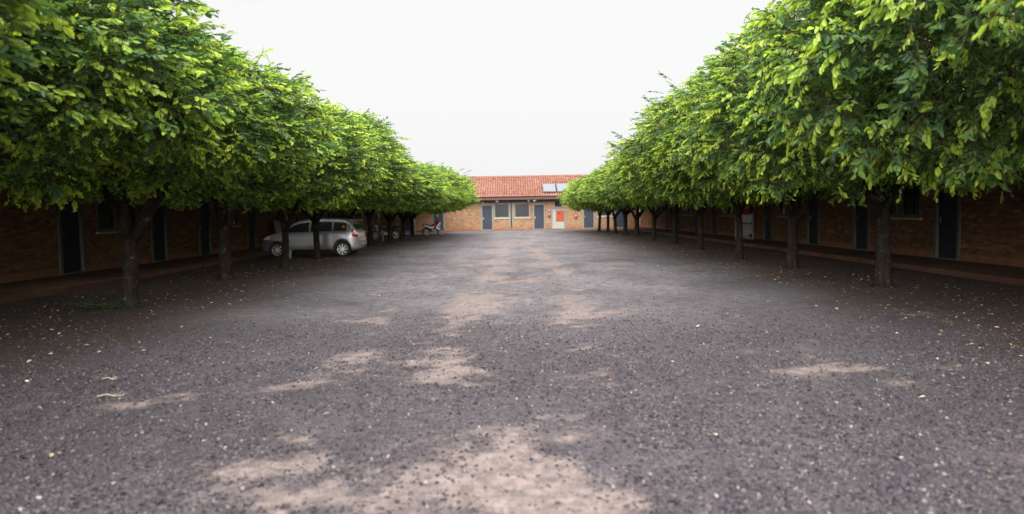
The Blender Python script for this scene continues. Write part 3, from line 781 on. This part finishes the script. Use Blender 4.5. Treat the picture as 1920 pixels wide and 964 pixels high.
RIGHT = [(6.9, 4.3), (6.9, 8.6), (6.91, 12.9), (6.97, 17.25), (6.76, 20.6), (6.97, 25.6), (7.13, 30.3), (7.04, 34.4), (7.19, 39.8), (6.98, 42.6), (6.87, 46.0), (6.8, 49.1), (6.5, 51.6)]
LEFT = [(-6.9, 3.7), (-6.8, 8.2), (-6.78, 12.15), (-6.94, 16.7), (-6.67, 20.2), (-6.88, 24.4), (-6.95, 29.2), (-6.9, 33.8), (-6.5, 36.8), (-6.33, 39.8), (-6.75, 43.0), (-6.64, 46.7), (-7.25, 50.6)]  # last tree added to block the sun from the back corner
ORD = ['nearest', 'second', 'third', 'fourth', 'fifth', 'sixth', 'seventh', 'eighth', 'ninth', 'tenth', 'eleventh', 'twelfth', 'thirteenth', 'fourteenth']
tr = np.random.default_rng(8)
def plant(side, lst):
    n = len(lst)
    for i, (x, y) in enumerate(lst):
        root = empty('shade_tree', (x, y, 0))
        place = ORD[n-1-i] + (' the tiled back building' if i == n-1 else ' from the tiled back building')
        lab = f'clipped broadleaf tree {place} in the row {"along the silver car" if side < 0 else "along the housekeeping cart"}'
        tag(root, lab, 'tree', 'clipped trees beside the parked car' if side < 0 else 'clipped trees beside the housekeeping cart')
        far = min(1, y/50)
        ztop = float(np.interp(y, [8, 13, 20, 30, 50], [6.1, 5.5, 4.65, 4.1, 3.95] if side > 0 else [4.85, 4.45, 4.1, 3.9, 3.95])) + tr.normal(0, .17)
        zbot = 2.28 + tr.normal(0, .05) - .50*far
        sz = (ztop-zbot)/3.6; zc = zbot + 1.25*sz
        gap_n = [abs(lst[j][1]-y) for j in (i-1, i+1) if 0 <= j < n]
        sy = (max(gap_n)/2 + .22)/2.55; sy = min(max(sy, .72), 1.12)
        sxx = 1.10 + tr.normal(0, .03) - (.22*far if side > 0 else 0)
        ox = -side*(-.05 - .25*far if side > 0 else -.10 + .55*far)
        c = link('crown', CROWNS[int(tr.integers(0, 3))], root); c['kind'] = 'stuff'
        c.location = (ox, tr.normal(0, .08), zc)
        c.rotation_euler = (0, 0, math.pi*int(tr.integers(0, 2)) + tr.normal(0, .10))
        c.scale = (sxx*(1 if tr.random() > .5 else -1), sy, sz)
        rad = {(-1, 2): .135, (1, 2): .135, (-1, 3): .15}.get((side, i), .115 + tr.normal(0, .012))
        fork = 1.30 + tr.normal(0, .12); lean = (tr.normal(0, .06), tr.normal(0, .05)); nl = 4
        if side < 0 and i == 2: fork, lean = 1.18, (.10, 0)
        mb = trunk_mesh(tr, rad, fork, Vector((ox, 0, zc-.1)), nl, lean, 2.6, 2.2*sy)
        if side < 0 and i == 2:  # the low side limb of this tree
            mb.tube([(.10, 0, 1.05), (.32, -.05, 1.35), (.62, -.1, 1.75), (1.0, -.1, 2.3)], [.085, .08, .065, .04], 8)
        mb.build('trunk', M['bark'], root)
plant(1, RIGHT); plant(-1, LEFT)

# ------------------------------------------------------------------ leaf litter, twigs, weed
n = 5200
yy = 3.2 + 50*rng.random(n)**1.5
side = np.where(rng.random(n) < .5, -1, 1)
xx = side*(6.4 + rng.normal(0, 1.5, n)) + .0
extra = (rng.random(n) < .06) & (yy > 5.5); xx = np.where(extra, (rng.random(n)*2-1)*5.5, xx)
cl = fbm(xx, yy, .6, 300, 4)
keep = (rng.random(n) < np.clip(cl*2.4-.55, .08, 1)) & (np.abs(xx) < 9.2); xx, yy = xx[keep], yy[keep]; n = len(xx)
an = rng.random(n)*6.28
dd = np.stack([np.cos(an), np.sin(an), rng.normal(.0, .22, n)], 1)
nn_ = np.stack([rng.normal(0, .35, n), rng.normal(0, .35, n), np.ones(n)], 1)
ln = rng.uniform(.032, .064, n)
V = leaf_block(np.stack([xx, yy, height_at(xx, yy) + .022], 1), dd, nn_, ln, ln*rng.uniform(.3, .5, n)).reshape(-1, 3)
f = (np.array(LEAF_F)[None] + (np.arange(n)*6)[:, None, None]).reshape(-1)
me = np_mesh('leaf_litter', V, f, np.full(2*n, 4), M['litter'], np.repeat(np.clip(rng.normal(.52, .26, n), 0, 1), 6))
tag(link('leaf_litter', me), 'pale dry fallen leaves scattered under the trees', None, kind='stuff')
def twig(x, y, an, L, lab):
    mb = MB(); d = Vector((math.cos(an), math.sin(an), 0)); s_ = Vector((-d.y, d.x, 0)); z = float(height_at(np.array([x]), np.array([y]))[0])+.02
    p = Vector((x, y, z))
    mb.tube([p-d*L/2, p-d*L*.15+s_*.015+Vector((0, 0, .012)), p+d*L*.2-s_*.01, p+d*L/2+Vector((0, 0, .008))], [.006, .0055, .005, .003], 6)
    mb.tube([p+d*L*.1+Vector((0, 0, .006)), p+d*L*.28+s_*.07+Vector((0, 0, .012))], [.004, .002], 5)
    tag(mb.build('fallen_twig', M['dry_twig']), lab, 'twig', 'fallen twigs on the gravel')
twig(-3.38, 5.72, .05, .22, 'pale dry forked twig lying alone on dark gravel')
twig(-3.75, 6.35, -.1, .16, 'short pale twig lying among scattered fallen leaves')
# weed tuft at the foot of the left tree nearest but one
wr = np.random.default_rng(4)
wd = empty('weed_clump', (-6.75, 11.55, 0)); tag(wd, 'low green weed clump at the foot of a clipped tree', 'weed')
B, D, Nn, Ln, Tt = [], [], [], [], []
stem = MB()
for k in range(26):
    an = wr.uniform(0, 6.28); L = wr.uniform(.12, .42); ox, oy = wr.normal(0, .22), wr.normal(0, .08)
    tip = Vector((ox+math.cos(an)*L, oy+math.sin(an)*L*.6, wr.uniform(.05, .2)))
    stem.tube([(ox, oy, 0), ((ox+tip.x)/2, (oy+tip.y)/2, tip.z*.9), tip], [.004, .003, .002], 5)
    for j in range(9):
        s_ = wr.uniform(.2, 1); q = Vector((ox, oy, .01)).lerp(tip, s_)
        B.append(q); D.append((math.cos(an)+wr.normal(0, .6), math.sin(an)+wr.normal(0, .6), wr.normal(.25, .3))); Nn.append((wr.normal(0, .3), wr.normal(0, .3), 1)); Ln.append(wr.uniform(.04, .09)); Tt.append(wr.random())
Ln = np.array(Ln)
V = leaf_block(np.array([tuple(b) for b in B]), np.array(D), np.array(Nn), Ln, Ln*.45).reshape(-1, 3)
f = (np.array(LEAF_F)[None] + (np.arange(len(Ln))*6)[:, None, None]).reshape(-1)
lf = link('leaves', np_mesh('leaves', V, f, np.full(2*len(Ln), 4), M['weed'], np.repeat(Tt, 6)), wd); lf['kind'] = 'stuff'
stem.build('stems', M['twig'], wd)
# ------------------------------------------------------------------ silver hatchback
TOPX = [-1.875, -1.86, -1.82, -1.78, -1.62, -1.48, -1.2, -.6, .0, .35, .60, 1.12, 1.22, 1.45, 1.65, 1.80, 1.86, 1.875]
TOPZ = [.60, .74, .90, 0.99, 1.25, 1.37, 1.44, 1.475, 1.465, 1.425, 1.345, 1.00, .965, .92, .86, .76, .66, .58]
AX_R, AX_F, WR = -1.24, 1.26, .295
def ztop(x): return float(np.interp(x, TOPX, TOPZ))
def zbot(x):
    z = .23 + .10*max(0, (abs(x)-1.6)/.27)**2
    for c in (AX_R, AX_F):
        if abs(x-c) < .355: z = max(z, WR + math.sqrt(.355**2-(x-c)**2) - .01)
    return z
def wid(x, z):
    p = 1 - .20*max(0, (abs(x)-1.35)/.525)**2.4
    t = 1 - .05*max(0, (.45-z)/.25)**2 - .012*max(0, (z-.62)/.3)**2
    if z > .93: t -= .34*(z-.93)**1.12
    return .83*p*t
def make_car(loc, rz):
    car = empty('parked_car', loc, rz)
    tag(car, 'silver compact hatchback parked nose in under the clipped trees', 'car')
    xs_ = sorted(set(list(np.linspace(-1.875, 1.875, 76)) + [c+s*.355 for c in (AX_R, AX_F) for s in (-1, 1)] + [c+s*.34 for c in (AX_R, AX_F) for s in (-1, 1)]))
    K = 11; vs, fs = [], []
    for x in xs_:
        zt, zb = ztop(x), min(zbot(x), ztop(x)-.06); sh = zt - .045
        ring = []
        for k in range(K):
            z = zb + (sh-zb)*k/(K-1); ring.append((x, wid(x, z), z))
        wt = wid(x, sh)
        ring += [(x, wt*.93, zt-.018), (x, wt*.75, zt-.004), (x, wt*.4, zt+.004), (x, 0, zt+.006)]
        full = ring + [(q[0], -q[1], q[2]) for q in ring[-2::-1]]
        vs += full
    n = len(vs)//len(xs_)
    for i in range(len(xs_)-1):
        for k in range(n): fs.append((i*n+k, i*n+(k+1) % n, (i+1)*n+(k+1) % n, (i+1)*n+k))
    fs += [tuple(range(n)), tuple(range((len(xs_)-1)*n, len(xs_)*n))]
    b = MB(); b.add(vs, fs, True); body = b.build('body', M['silver'], car)
    MB().box(-1.55, 1.55, -.60, .60, .24, .60).build('underbody', M['black'], car)
    def side_patch(x0, x1, zf0, zf1, off, s, nu=12, nv=6):
        p = MB(); v_, f_ = [], []
        for i in range(nu+1):
            x = x0 + (x1-x0)*i/nu; a_, c_ = zf0(x), zf1(x)
            for j in range(nv+1):
                z = a_ + (c_-a_)*j/nv; v_.append((x, s*(wid(x, z)+off), z))
        for i in range(nu):
            for j in range(nv): f_.append((i*(nv+1)+j, (i+1)*(nv+1)+j, (i+1)*(nv+1)+j+1, i*(nv+1)+j+1))
        p.add(v_, f_, True); return p
    belt = lambda x: .965 + .018*(-x)
    head = lambda x: max(belt(x)+.01, min(ztop(x) - .125, 1.40))
    for s in (-1, 1):
        for x0, x1 in ((.02, .98), (-.86, -.06), (-1.42, -.93)):
            side_patch(x0, x1, belt, head, .005, s).build('side_window', M['glass'], car)
        MB().box(-.05, .01, s*.70-.02, s*.70+.02, .96, 1.2).build('pillar', M['black'], car) if False else None
        # door seams and sill
        for xd in (1.02, -.03, -.92):
            side_patch(xd-.006, xd+.006, lambda x: .30, lambda x: .955, .003, s, 1, 10).build('door_seam', M['black'], car)
        side_patch(-.85, .88, lambda x: .225, lambda x: .30, .012, s, 8, 2).build('sill_trim', M['black'], car)
        for xd in (.16, -.72):
            MB().box(xd-.10, xd+.10, s*wid(xd, .87)-.004, s*wid(xd, .87)+s*.028, .855, .885, bev=.006).build('door_handle', M['silver'], car) if s > 0 else MB().box(xd-.10, xd+.10, s*wid(xd, .87)+s*.028, s*wid(xd, .87)+.004, .855, .885, bev=.006).build('door_handle', M['silver'], car)
        y_ = s*(wid(.92, .98)+.09); MB().box(.86, .96, y_-.085, y_+.085, .96, 1.09, bev=.03).build('mirror', M['silver'], car)
        tl = side_patch(-1.845, -1.60, lambda x: .74 + .18*(x+1.845), lambda x: min(1.04, ztop(x)-.05), .007, s).build('tail_light', M['lens_red'], car)
        side_patch(-1.835, -1.70, lambda x: .85, lambda x: .935, .011, s, 6, 3).build('clear_lens', M['lens_clear'], tl)
        side_patch(1.50, 1.80, lambda x: .70, lambda x: min(.83, ztop(x)-.05), .007, s).build('headlight', M['lens_clear'], car)
    rf = side_patch(-1.36, -1.26, lambda x: 1.10, lambda x: 1.19, .011, 1, 4, 4).build('orange_patch', M['lens_orange'], car)  # small orange spot laid on the rear side glass
    # glass front and back following the roofline
    def cross_patch(x0, x1, f, off, name, mat, nu=8, nv=10):
        p = MB(); v_, f_ = [], []
        for i in range(nu+1):
            x = x0 + (x1-x0)*i/nu
            for j in range(nv+1):
                y = (-1+2*j/nv)*f*wid(x, ztop(x)-.05); v_.append((x + (off*1.2 if x > 0 else -off*1.2), y, ztop(x)+.006*(1-abs(-1+2*j/nv)**3)+off*.6))
        for i in range(nu):
            for j in range(nv): f_.append((i*(nv+1)+j, (i+1)*(nv+1)+j, (i+1)*(nv+1)+j+1, i*(nv+1)+j+1))
        p.add(v_, f_, True); return p.build(name, mat, car)
    cross_patch(.63, 1.09, .86, .008, 'windscreen', M['glass'])
    cross_patch(-1.76, -1.635, .84, .008, 'rear_window', M['glass'])
    # bumper shelf, plate, wiper, roof spoiler
    MB().box(-1.905, -1.80, -.56, .56, .40, .60, bev=.04).build('rear_bumper', M['silver'], car)
    MB().box(-1.912, -1.906, -.22, .22, .43, .55).build('number_plate', M['steel'], car)
    MB().box(-1.60, -1.40, -.48, .48, 1.372, 1.408, bev=.015).build('roof_spoiler', M['silver'], car)
    MB().tube([(-.3, 0, 1.46), (-.42, 0, 1.66)], [.008, .003], 6).build('aerial', M['black'], car)
    MB().box(1.80, 1.892, -.55, .55, .32, .50, bev=.03).build('front_grille', M['black'], car)
    proto = None
    for x in (AX_R, AX_F):
        for s in (-1, 1):
            if proto is None:
                rot = Matrix.Rotation(R(-90), 4, 'X')      # axis along +Y (outward for s=+1)
                tyre = MB().lathe([(.20, -.085), (.27, -.09), (.292, -.06), (.295, 0), (.292, .06), (.27, .09), (.20, .085)], 32, rot)
                wheel = tyre.build('wheel', M['rubber'], car); proto = wheel
                rim = MB().lathe([(.205, .08), (.205, .05), (.185, .035), (.18, -.06), (.205, -.08)], 32, rot)
                rim.lathe([(.207, .072), (.200, .086), (.188, .082), (.184, .04)], 32, rot)
                rim.lathe([(.001, .075), (.04, .072), (.05, .055), (.05, .02)], 16, rot)
                for k in range(8):
                    a_ = Matrix.Rotation(2*math.pi*k/8, 4, 'Z')
                    rim.box(.04, .195, -.019, .019, .045, .068, rot @ a_)
                rim.build('rim', M['alloy'], wheel)
                MB().lathe([(.001, .0), (.18, .0), (.18, -.03), (.001, -.03)], 24, rot).build('brake_disc', M['black'], wheel)
            else:
                wheel = copy_tree(proto, car)
            wheel.location = (x, s*.70, WR); wheel.rotation_euler = (0, 0, 0 if s > 0 else math.pi)
    return car
the_car = make_car((-7.33, 25.9, .0), math.pi); the_car.scale = (.945, .96, .96)

# ------------------------------------------------------------------ motorcycles
def make_bike(loc, rz, paint, paint2, label, screen=True):
    b = empty('motorcycle', loc, rz); tag(b, label, 'motorcycle')
    rot = Matrix.Rotation(R(90), 4, 'X')
    proto = None
    for x in (-.60, .63):
        if proto is None:
            wheel = MB().lathe([(.215, -.045), (.255, -.05), (.275, -.02), (.278, 0), (.275, .02), (.255, .05), (.215, .045)], 28, rot).build('wheel', M['rubber'], b); proto = wheel
            rim = MB().lathe([(.218, .04), (.205, .035), (.20, 0), (.205, -.035), (.218, -.04)], 28, rot)
            rim.lathe([(.001, .055), (.05, .05), (.05, -.05), (.001, -.055)], 14, rot)
            for k in range(5):
                a_ = Matrix.Rotation(2*math.pi*k/5, 4, 'Z'); rim.box(.03, .21, -.022, .022, -.018, .018, rot @ a_)
            rim.build('rim', M['alloy'], wheel)
        else: wheel = copy_tree(proto, b)
        wheel.location = (x, 0, .278)
    MB().tube([(.40, 0, .90), (.42, 0, .62), (.05, 0, .34), (-.25, 0, .34), (-.45, 0, .66), (-.72, 0, .74)], [.035, .035, .03, .03, .03, .025], 8).build('chassis', M['black'], b)
    for s in (-1, 1): MB().tube([(.63, s*.075, .278), (.42, s*.07, .86)], .022, 8).build('fork', M['steel'], b)
    for s in (-1, 1): MB().tube([(-.60, s*.085, .278), (-.05, s*.085, .36)], .024, 8).build('swing_arm', M['black'], b)
    e = MB().box(-.18, .18, -.13, .13, .28, .50, bev=.04); e.tube([(.05, 0, .42), (.26, 0, .52)], [.085, .075], 12); e.build('engine', M['steel'], b)
    tank = MB(); tank.lathe([(.001, -.26), (.09, -.24), (.14, -.12), (.15, .05), (.125, .20), (.06, .27), (.001, .28)], 16, Matrix.Translation((.17, 0, .74)) @ Matrix.Rotation(R(82), 4, 'Y') @ Matrix.Diagonal((.85, .95, 1, 1))); tank.build('fuel_tank', M[paint], b)
    st = MB(); vs, fs = [], []
    prof = [(.0, .70, .12), (-.12, .715, .14), (-.32, .74, .15), (-.52, .80, .13), (-.70, .84, .10), (-.76, .83, .06)]
    for x, z, wv in prof: vs += [(x, -wv, z-.07), (x, -wv*.9, z), (x, 0, z+.025), (x, wv*.9, z), (x, wv, z-.07)]
    for i in range(len(prof)-1):
        for k in range(5): fs.append((i*5+k, i*5+(k+1) % 5, (i+1)*5+(k+1) % 5, (i+1)*5+k))
    fs += [tuple(range(5)), tuple(range((len(prof)-1)*5, len(prof)*5))]
    st.add(vs, fs, True); st.build('seat', M['black'], b)
    for s in (-1, 1):
        MB().add([(.0, s*.13, .66), (-.40, s*.13, .70), (-.78, s*.09, .80), (-.72, s*.09, .72), (-.36, s*.13, .56), (-.05, s*.13, .54), (.0, s*.10, .66), (-.40, s*.10, .70), (-.78, s*.06, .80), (-.72, s*.06, .72), (-.36, s*.10, .56), (-.05, s*.10, .54)],
                 [(0, 1, 2, 3, 4, 5), (6, 7, 8, 9, 10, 11)] + [(i, (i+1) % 6, (i+1) % 6+6, i+6) for i in range(6)]).build('side_panel', M[paint2], b)
        MB().tube([(.36, s*.05, .94), (.33, s*.20, 1.02), (.24, s*.34, 1.0)], .013, 8).tube([(.30, s*.26, 1.01), (.235, s*.345, 1.0)], .019, 8).build('handlebar', M['black'], b)
        mr = MB().tube([(.30, s*.22, 1.02), (.30, s*.30, 1.16)], .006, 6); mr.lathe([(.001, -.012), (.05, -.01), (.055, 0), (.05, .008), (.001, .01)], 14, Matrix.Translation((.30, s*.32, 1.19)) @ Matrix.Rotation(R(-90), 4, 'Y')); mr.build('mirror', M['black'], b)
        MB().tube([(.46, s*.10, .84), (.47, s*.17, .84)], [.022, .03], 8).build('indicator', M['lens_orange'], b)
    cw = MB(); vs, fs = [], []
    prof = [(.34, .98, .12), (.42, 1.0, .15), (.52, .92, .14), (.56, .80, .10), (.50, .70, .07)]
    for x, z, wv in prof: vs += [(x-.03, -wv, z-.03), (x, -wv*.6, z+.01), (x+.015, 0, z+.015), (x, wv*.6, z+.01), (x-.03, wv, z-.03)]
    for i in range(len(prof)-1):
        for k in range(4): fs.append((i*5+k, i*5+k+1, (i+1)*5+k+1, (i+1)*5+k))
    cw.add(vs, fs, True); cw.build('front_cowl', M[paint], b)
    MB().lathe([(.001, .05), (.06, .045), (.085, .01), (.09, -.03), (.06, -.07), (.001, -.08)], 18, Matrix.Translation((.56, 0, .84)) @ Matrix.Rotation(R(75), 4, 'Y')).build('headlight', M['lens_clear'], b)
    if screen:
        MB().add([(x, y, z) for y in (-.11, .11) for x, z in ((.30, .36), (.36, .62), (.08, .70), (-.50, .74), (-.46, .52), (-.10, .34))],
                 [(0, 1, 2, 3, 4, 5), (11, 10, 9, 8, 7, 6)] + [(i, (i+1) % 6, (i+1) % 6+6, i+6) for i in range(6)]).build('body_fairing', M['black'], b)
        for s in (-1, 1):
            MB().add([(x, s*(.17+o_), z) for o_ in (0, .02) for x, z in ((.50, .86), (.42, .92), (.14, .62), (.16, .50), (.36, .42), (.44, .50), (.24, .58))],
                     [(0, 1, 2, 3, 4, 5, 6), (13, 12, 11, 10, 9, 8, 7)] + [(i, (i+1) % 7, (i+1) % 7+7, i+7) for i in range(7)]).build('leg_shield', M[paint2], b)
        MB().lathe([(.001, .16), (.10, .13), (.17, .02), (.17, -.06), (.10, -.13), (.001, -.15)], 16, Matrix.Translation((.42, 0, .92)) @ Matrix.Rotation(R(60), 4, 'Y') @ Matrix.Diagonal((.75, 1.05, 1, 1))).build('cowl_shell', M[paint], b)
        s_ = MB(); vs, fs = [], []
        for i in range(5):
            z = 1.0 + .09*i; x = .44 - .045*i; wv = .10 + .03*i
            vs += [(x-.05, -wv, z), (x, -wv*.5, z), (x+.01, 0, z), (x, wv*.5, z), (x-.05, wv, z)]
        for i in range(4):
            for k in range(4): fs.append((i*5+k, i*5+k+1, (i+1)*5+k+1, (i+1)*5+k))
        s_.add(vs, fs, True); s_.build('windscreen', M['screen'], b)
    for x, r0, a0, a1 in ((.63, .30, 20, 150), (-.60, .31, 40, 170)):
        g = MB(); vs, fs = [], []
        for i in range(9):
            a_ = R(a0 + (a1-a0)*i/8); cx_, cz_ = x + r0*math.cos(a_), .278 + r0*math.sin(a_)
            vs += [(cx_, -.07, cz_-.015), (cx_, 0, cz_+.01), (cx_, .07, cz_-.015)]
        for i in range(8):
            for k in range(2): fs.append((i*3+k, i*3+k+1, (i+1)*3+k+1, (i+1)*3+k))
        g.add(vs, fs, True); g.build('mudguard', M[paint2] if x > 0 else M['black'], b)
    MB().box(-.84, -.76, -.06, .06, .74, .82, bev=.015).build('tail_light', M['lens_red'], b)
    MB().tube([(.12, -.12, .34), (-.2, -.14, .24), (-.55, -.16, .30), (-.80, -.17, .38)], [.022, .025, .045, .05], 10).build('exhaust', M['steel'], b)
    MB().tube([(-.05, .10, .30), (-.10, .26, .01)], .012, 6).build('side_stand', M['black'], b)
    return b
make_bike((-5.33, 47.1, 0), R(40), 'red_gloss', 'white_gloss', 'red and white motorcycle with windscreen parked at the end of the tree row')
make_bike((-7.55, 41.6, 0), R(205), 'blue_paint', 'black', 'dark blue motorcycle parked between tree trunks beyond the silver car', False)

# ------------------------------------------------------------------ pipe stubs by the trunks
for x, y, h, lab in ((-7.92, 24.7, .30, 'short white painted pipe stub beside the silver car'), (-7.35, 39.5, .46, 'short white painted pipe stub beside the dark blue motorcycle')):
    q = empty('pipe_stub', (x, y, 0)); tag(q, lab, 'post', 'white pipe stubs by the trees')
    MB().tube([(0, 0, -.1), (.01, 0, h)], [.055, .052], 14).build('pipe', M['white'], q)
    MB().lathe([(.066, h-.06), (.07, h-.05), (.07, h+.004), (.06, h+.014), (.001, h+.016)], 14, Matrix.Translation((.01, 0, 0))).build('cap', M['white'], q)

# ------------------------------------------------------------------ housekeeping cart and drinks cabinet on the walkway
ct = empty('housekeeping_cart', (9.62, 28.5, .12)); tag(ct, 'white housekeeping cart with pale linen standing on the walkway', 'cart')
for x in (-.32, .22):
    for y in (-.24, .24): MB().box(x-.022, x+.022, y-.022, y+.022, .10, 1.20, bev=.004).build('post', M['white'], ct)
    MB().box(x-.018, x+.018, -.217, .217, 1.14, 1.175).build('rail', M['white'], ct)
for z in (.16, .40, .80): MB().box(-.297, .197, -.23, .23, z, z+.03, bev=.003).build('shelf', M['white'], ct)
MB().box(-.28, .18, -.245, -.231, .84, 1.12, bev=.004).build('linen_cover', M['linen'], ct)
for k in range(4): MB().box(-.27, .17, -.20, .20, .832+k*.07, .895+k*.07, bev=.02).build('folded_linen', M['linen'], ct)
MB().box(-.28, .18, -.245, -.231, .34, .74, bev=.004).build('canvas_bag', M['grey_cloth'], ct)
for x in (-.32, .22):
    for y in (-.24, .24):
        MB().lathe([(.02, -.02), (.045, -.018), (.05, 0), (.045, .018), (.02, .02)], 16, Matrix.Translation((x, y, .05)) @ Matrix.Rotation(R(90), 4, 'X')).build('caster', M['rubber'], ct)
        MB().box(x-.012, x+.012, y-.03, y+.03, .075, .10).build('caster_fork', M['steel'], ct)
cb = empty('drinks_cabinet', (10.72, 32.2, .12)); tag(cb, 'red and grey upright cabinet against the brick wall behind the cart', 'cabinet')
MB().box(-.26, .24, -.30, .30, .03, .50, bev=.015).build('base', M['grey_cloth'], cb)
MB().box(-.26, .24, -.30, .30, .503, 1.80, bev=.015).build('body', M['red'], cb)
MB().box(-.268, -.261, -.26, .26, .56, 1.72, bev=.003).build('door', M['red'], cb)
MB().tube([(-.269, -.22, .95), (-.30, -.22, .98), (-.30, -.22, 1.22), (-.269, -.22, 1.25)], .010, 8).build('handle', M['steel'], cb)
for x in (-.2, .18):
    for y in (-.24, .24): MB().tube([(x, y, 0), (x, y, .035)], .025, 10).build('foot', M['black'], cb)
bb = empty('leaning_board', (-10.95, 33.0, .12)); tag(bb, 'pale blue board with white edge standing behind the silver car', 'board')
MB().box(-.02, .02, -.36, .36, .02, 1.20, Matrix.Rotation(R(-8), 4, 'Y')).build('panel', M['blue_board'], bb)
MB().box(-.03, .03, -.42, -.362, .0, 1.24, Matrix.Rotation(R(-8), 4, 'Y')).box(-.03, .03, .362, .42, .0, 1.24, Matrix.Rotation(R(-8), 4, 'Y')).build('edge', M['white'], bb)

# ------------------------------------------------------------------ fire extinguishers on the back wall
for i, (x, z) in enumerate(((3.28, 1.30), (5.58, 1.15))):
    q = empty('fire_extinguisher', (x, YB-.085, z)); tag(q, ('red fire extinguisher on brick wall between slate door and orange door' if i == 0 else 'red fire extinguisher on brick wall under the clipped tree crown'), 'fire extinguisher', 'fire extinguishers on the back wall')
    MB().lathe([(.001, -.24), (.085, -.235), (.09, -.22), (.09, .10), (.07, .16), (.03, .19), (.03, .22), (.001, .22)], 18).build('body', M['red'], q)
    MB().lathe([(.0915, -.05), (.0915, .09)], 18).build('paper_band', M['white'], q)
    MB().tube([(-.03, 0, .24), (.07, -.02, .27)], .012, 8).tube([(-.03, 0, .225), (.06, -.02, .225)], .010, 8).build('handle', M['black'], q)
    MB().tube([(.03, -.02, .22), (.12, -.04, .18), (.125, -.05, -.05), (.11, -.05, -.16)], [.010, .010, .010, .018], 8).build('hose', M['black'], q)
    MB().box(-.03, .03, .06, .10, -.05, .1).build('bracket', M['steel'], q)
    s_ = empty('wall_notice', (x, YB-.008, z+.42)); tag(s_, ('small red and white notice above the extinguisher beside the orange door' if i == 0 else 'small red and white notice above the extinguisher under the tree crown'), 'notice', 'notices above the extinguishers')
    MB().box(-.10, .10, -.012, -.004, -.10, .10).build('plate', M['white'], s_)
    MB().box(-.085, .085, -.0155, -.0125, .0, .085).build('red_field', M['red'], s_)
# remove the loose prototypes of doors and windows (their copies stay)
for p in protos:
    for ch in list(p.children): bpy.data.objects.remove(ch)
    bpy.data.objects.remove(p)
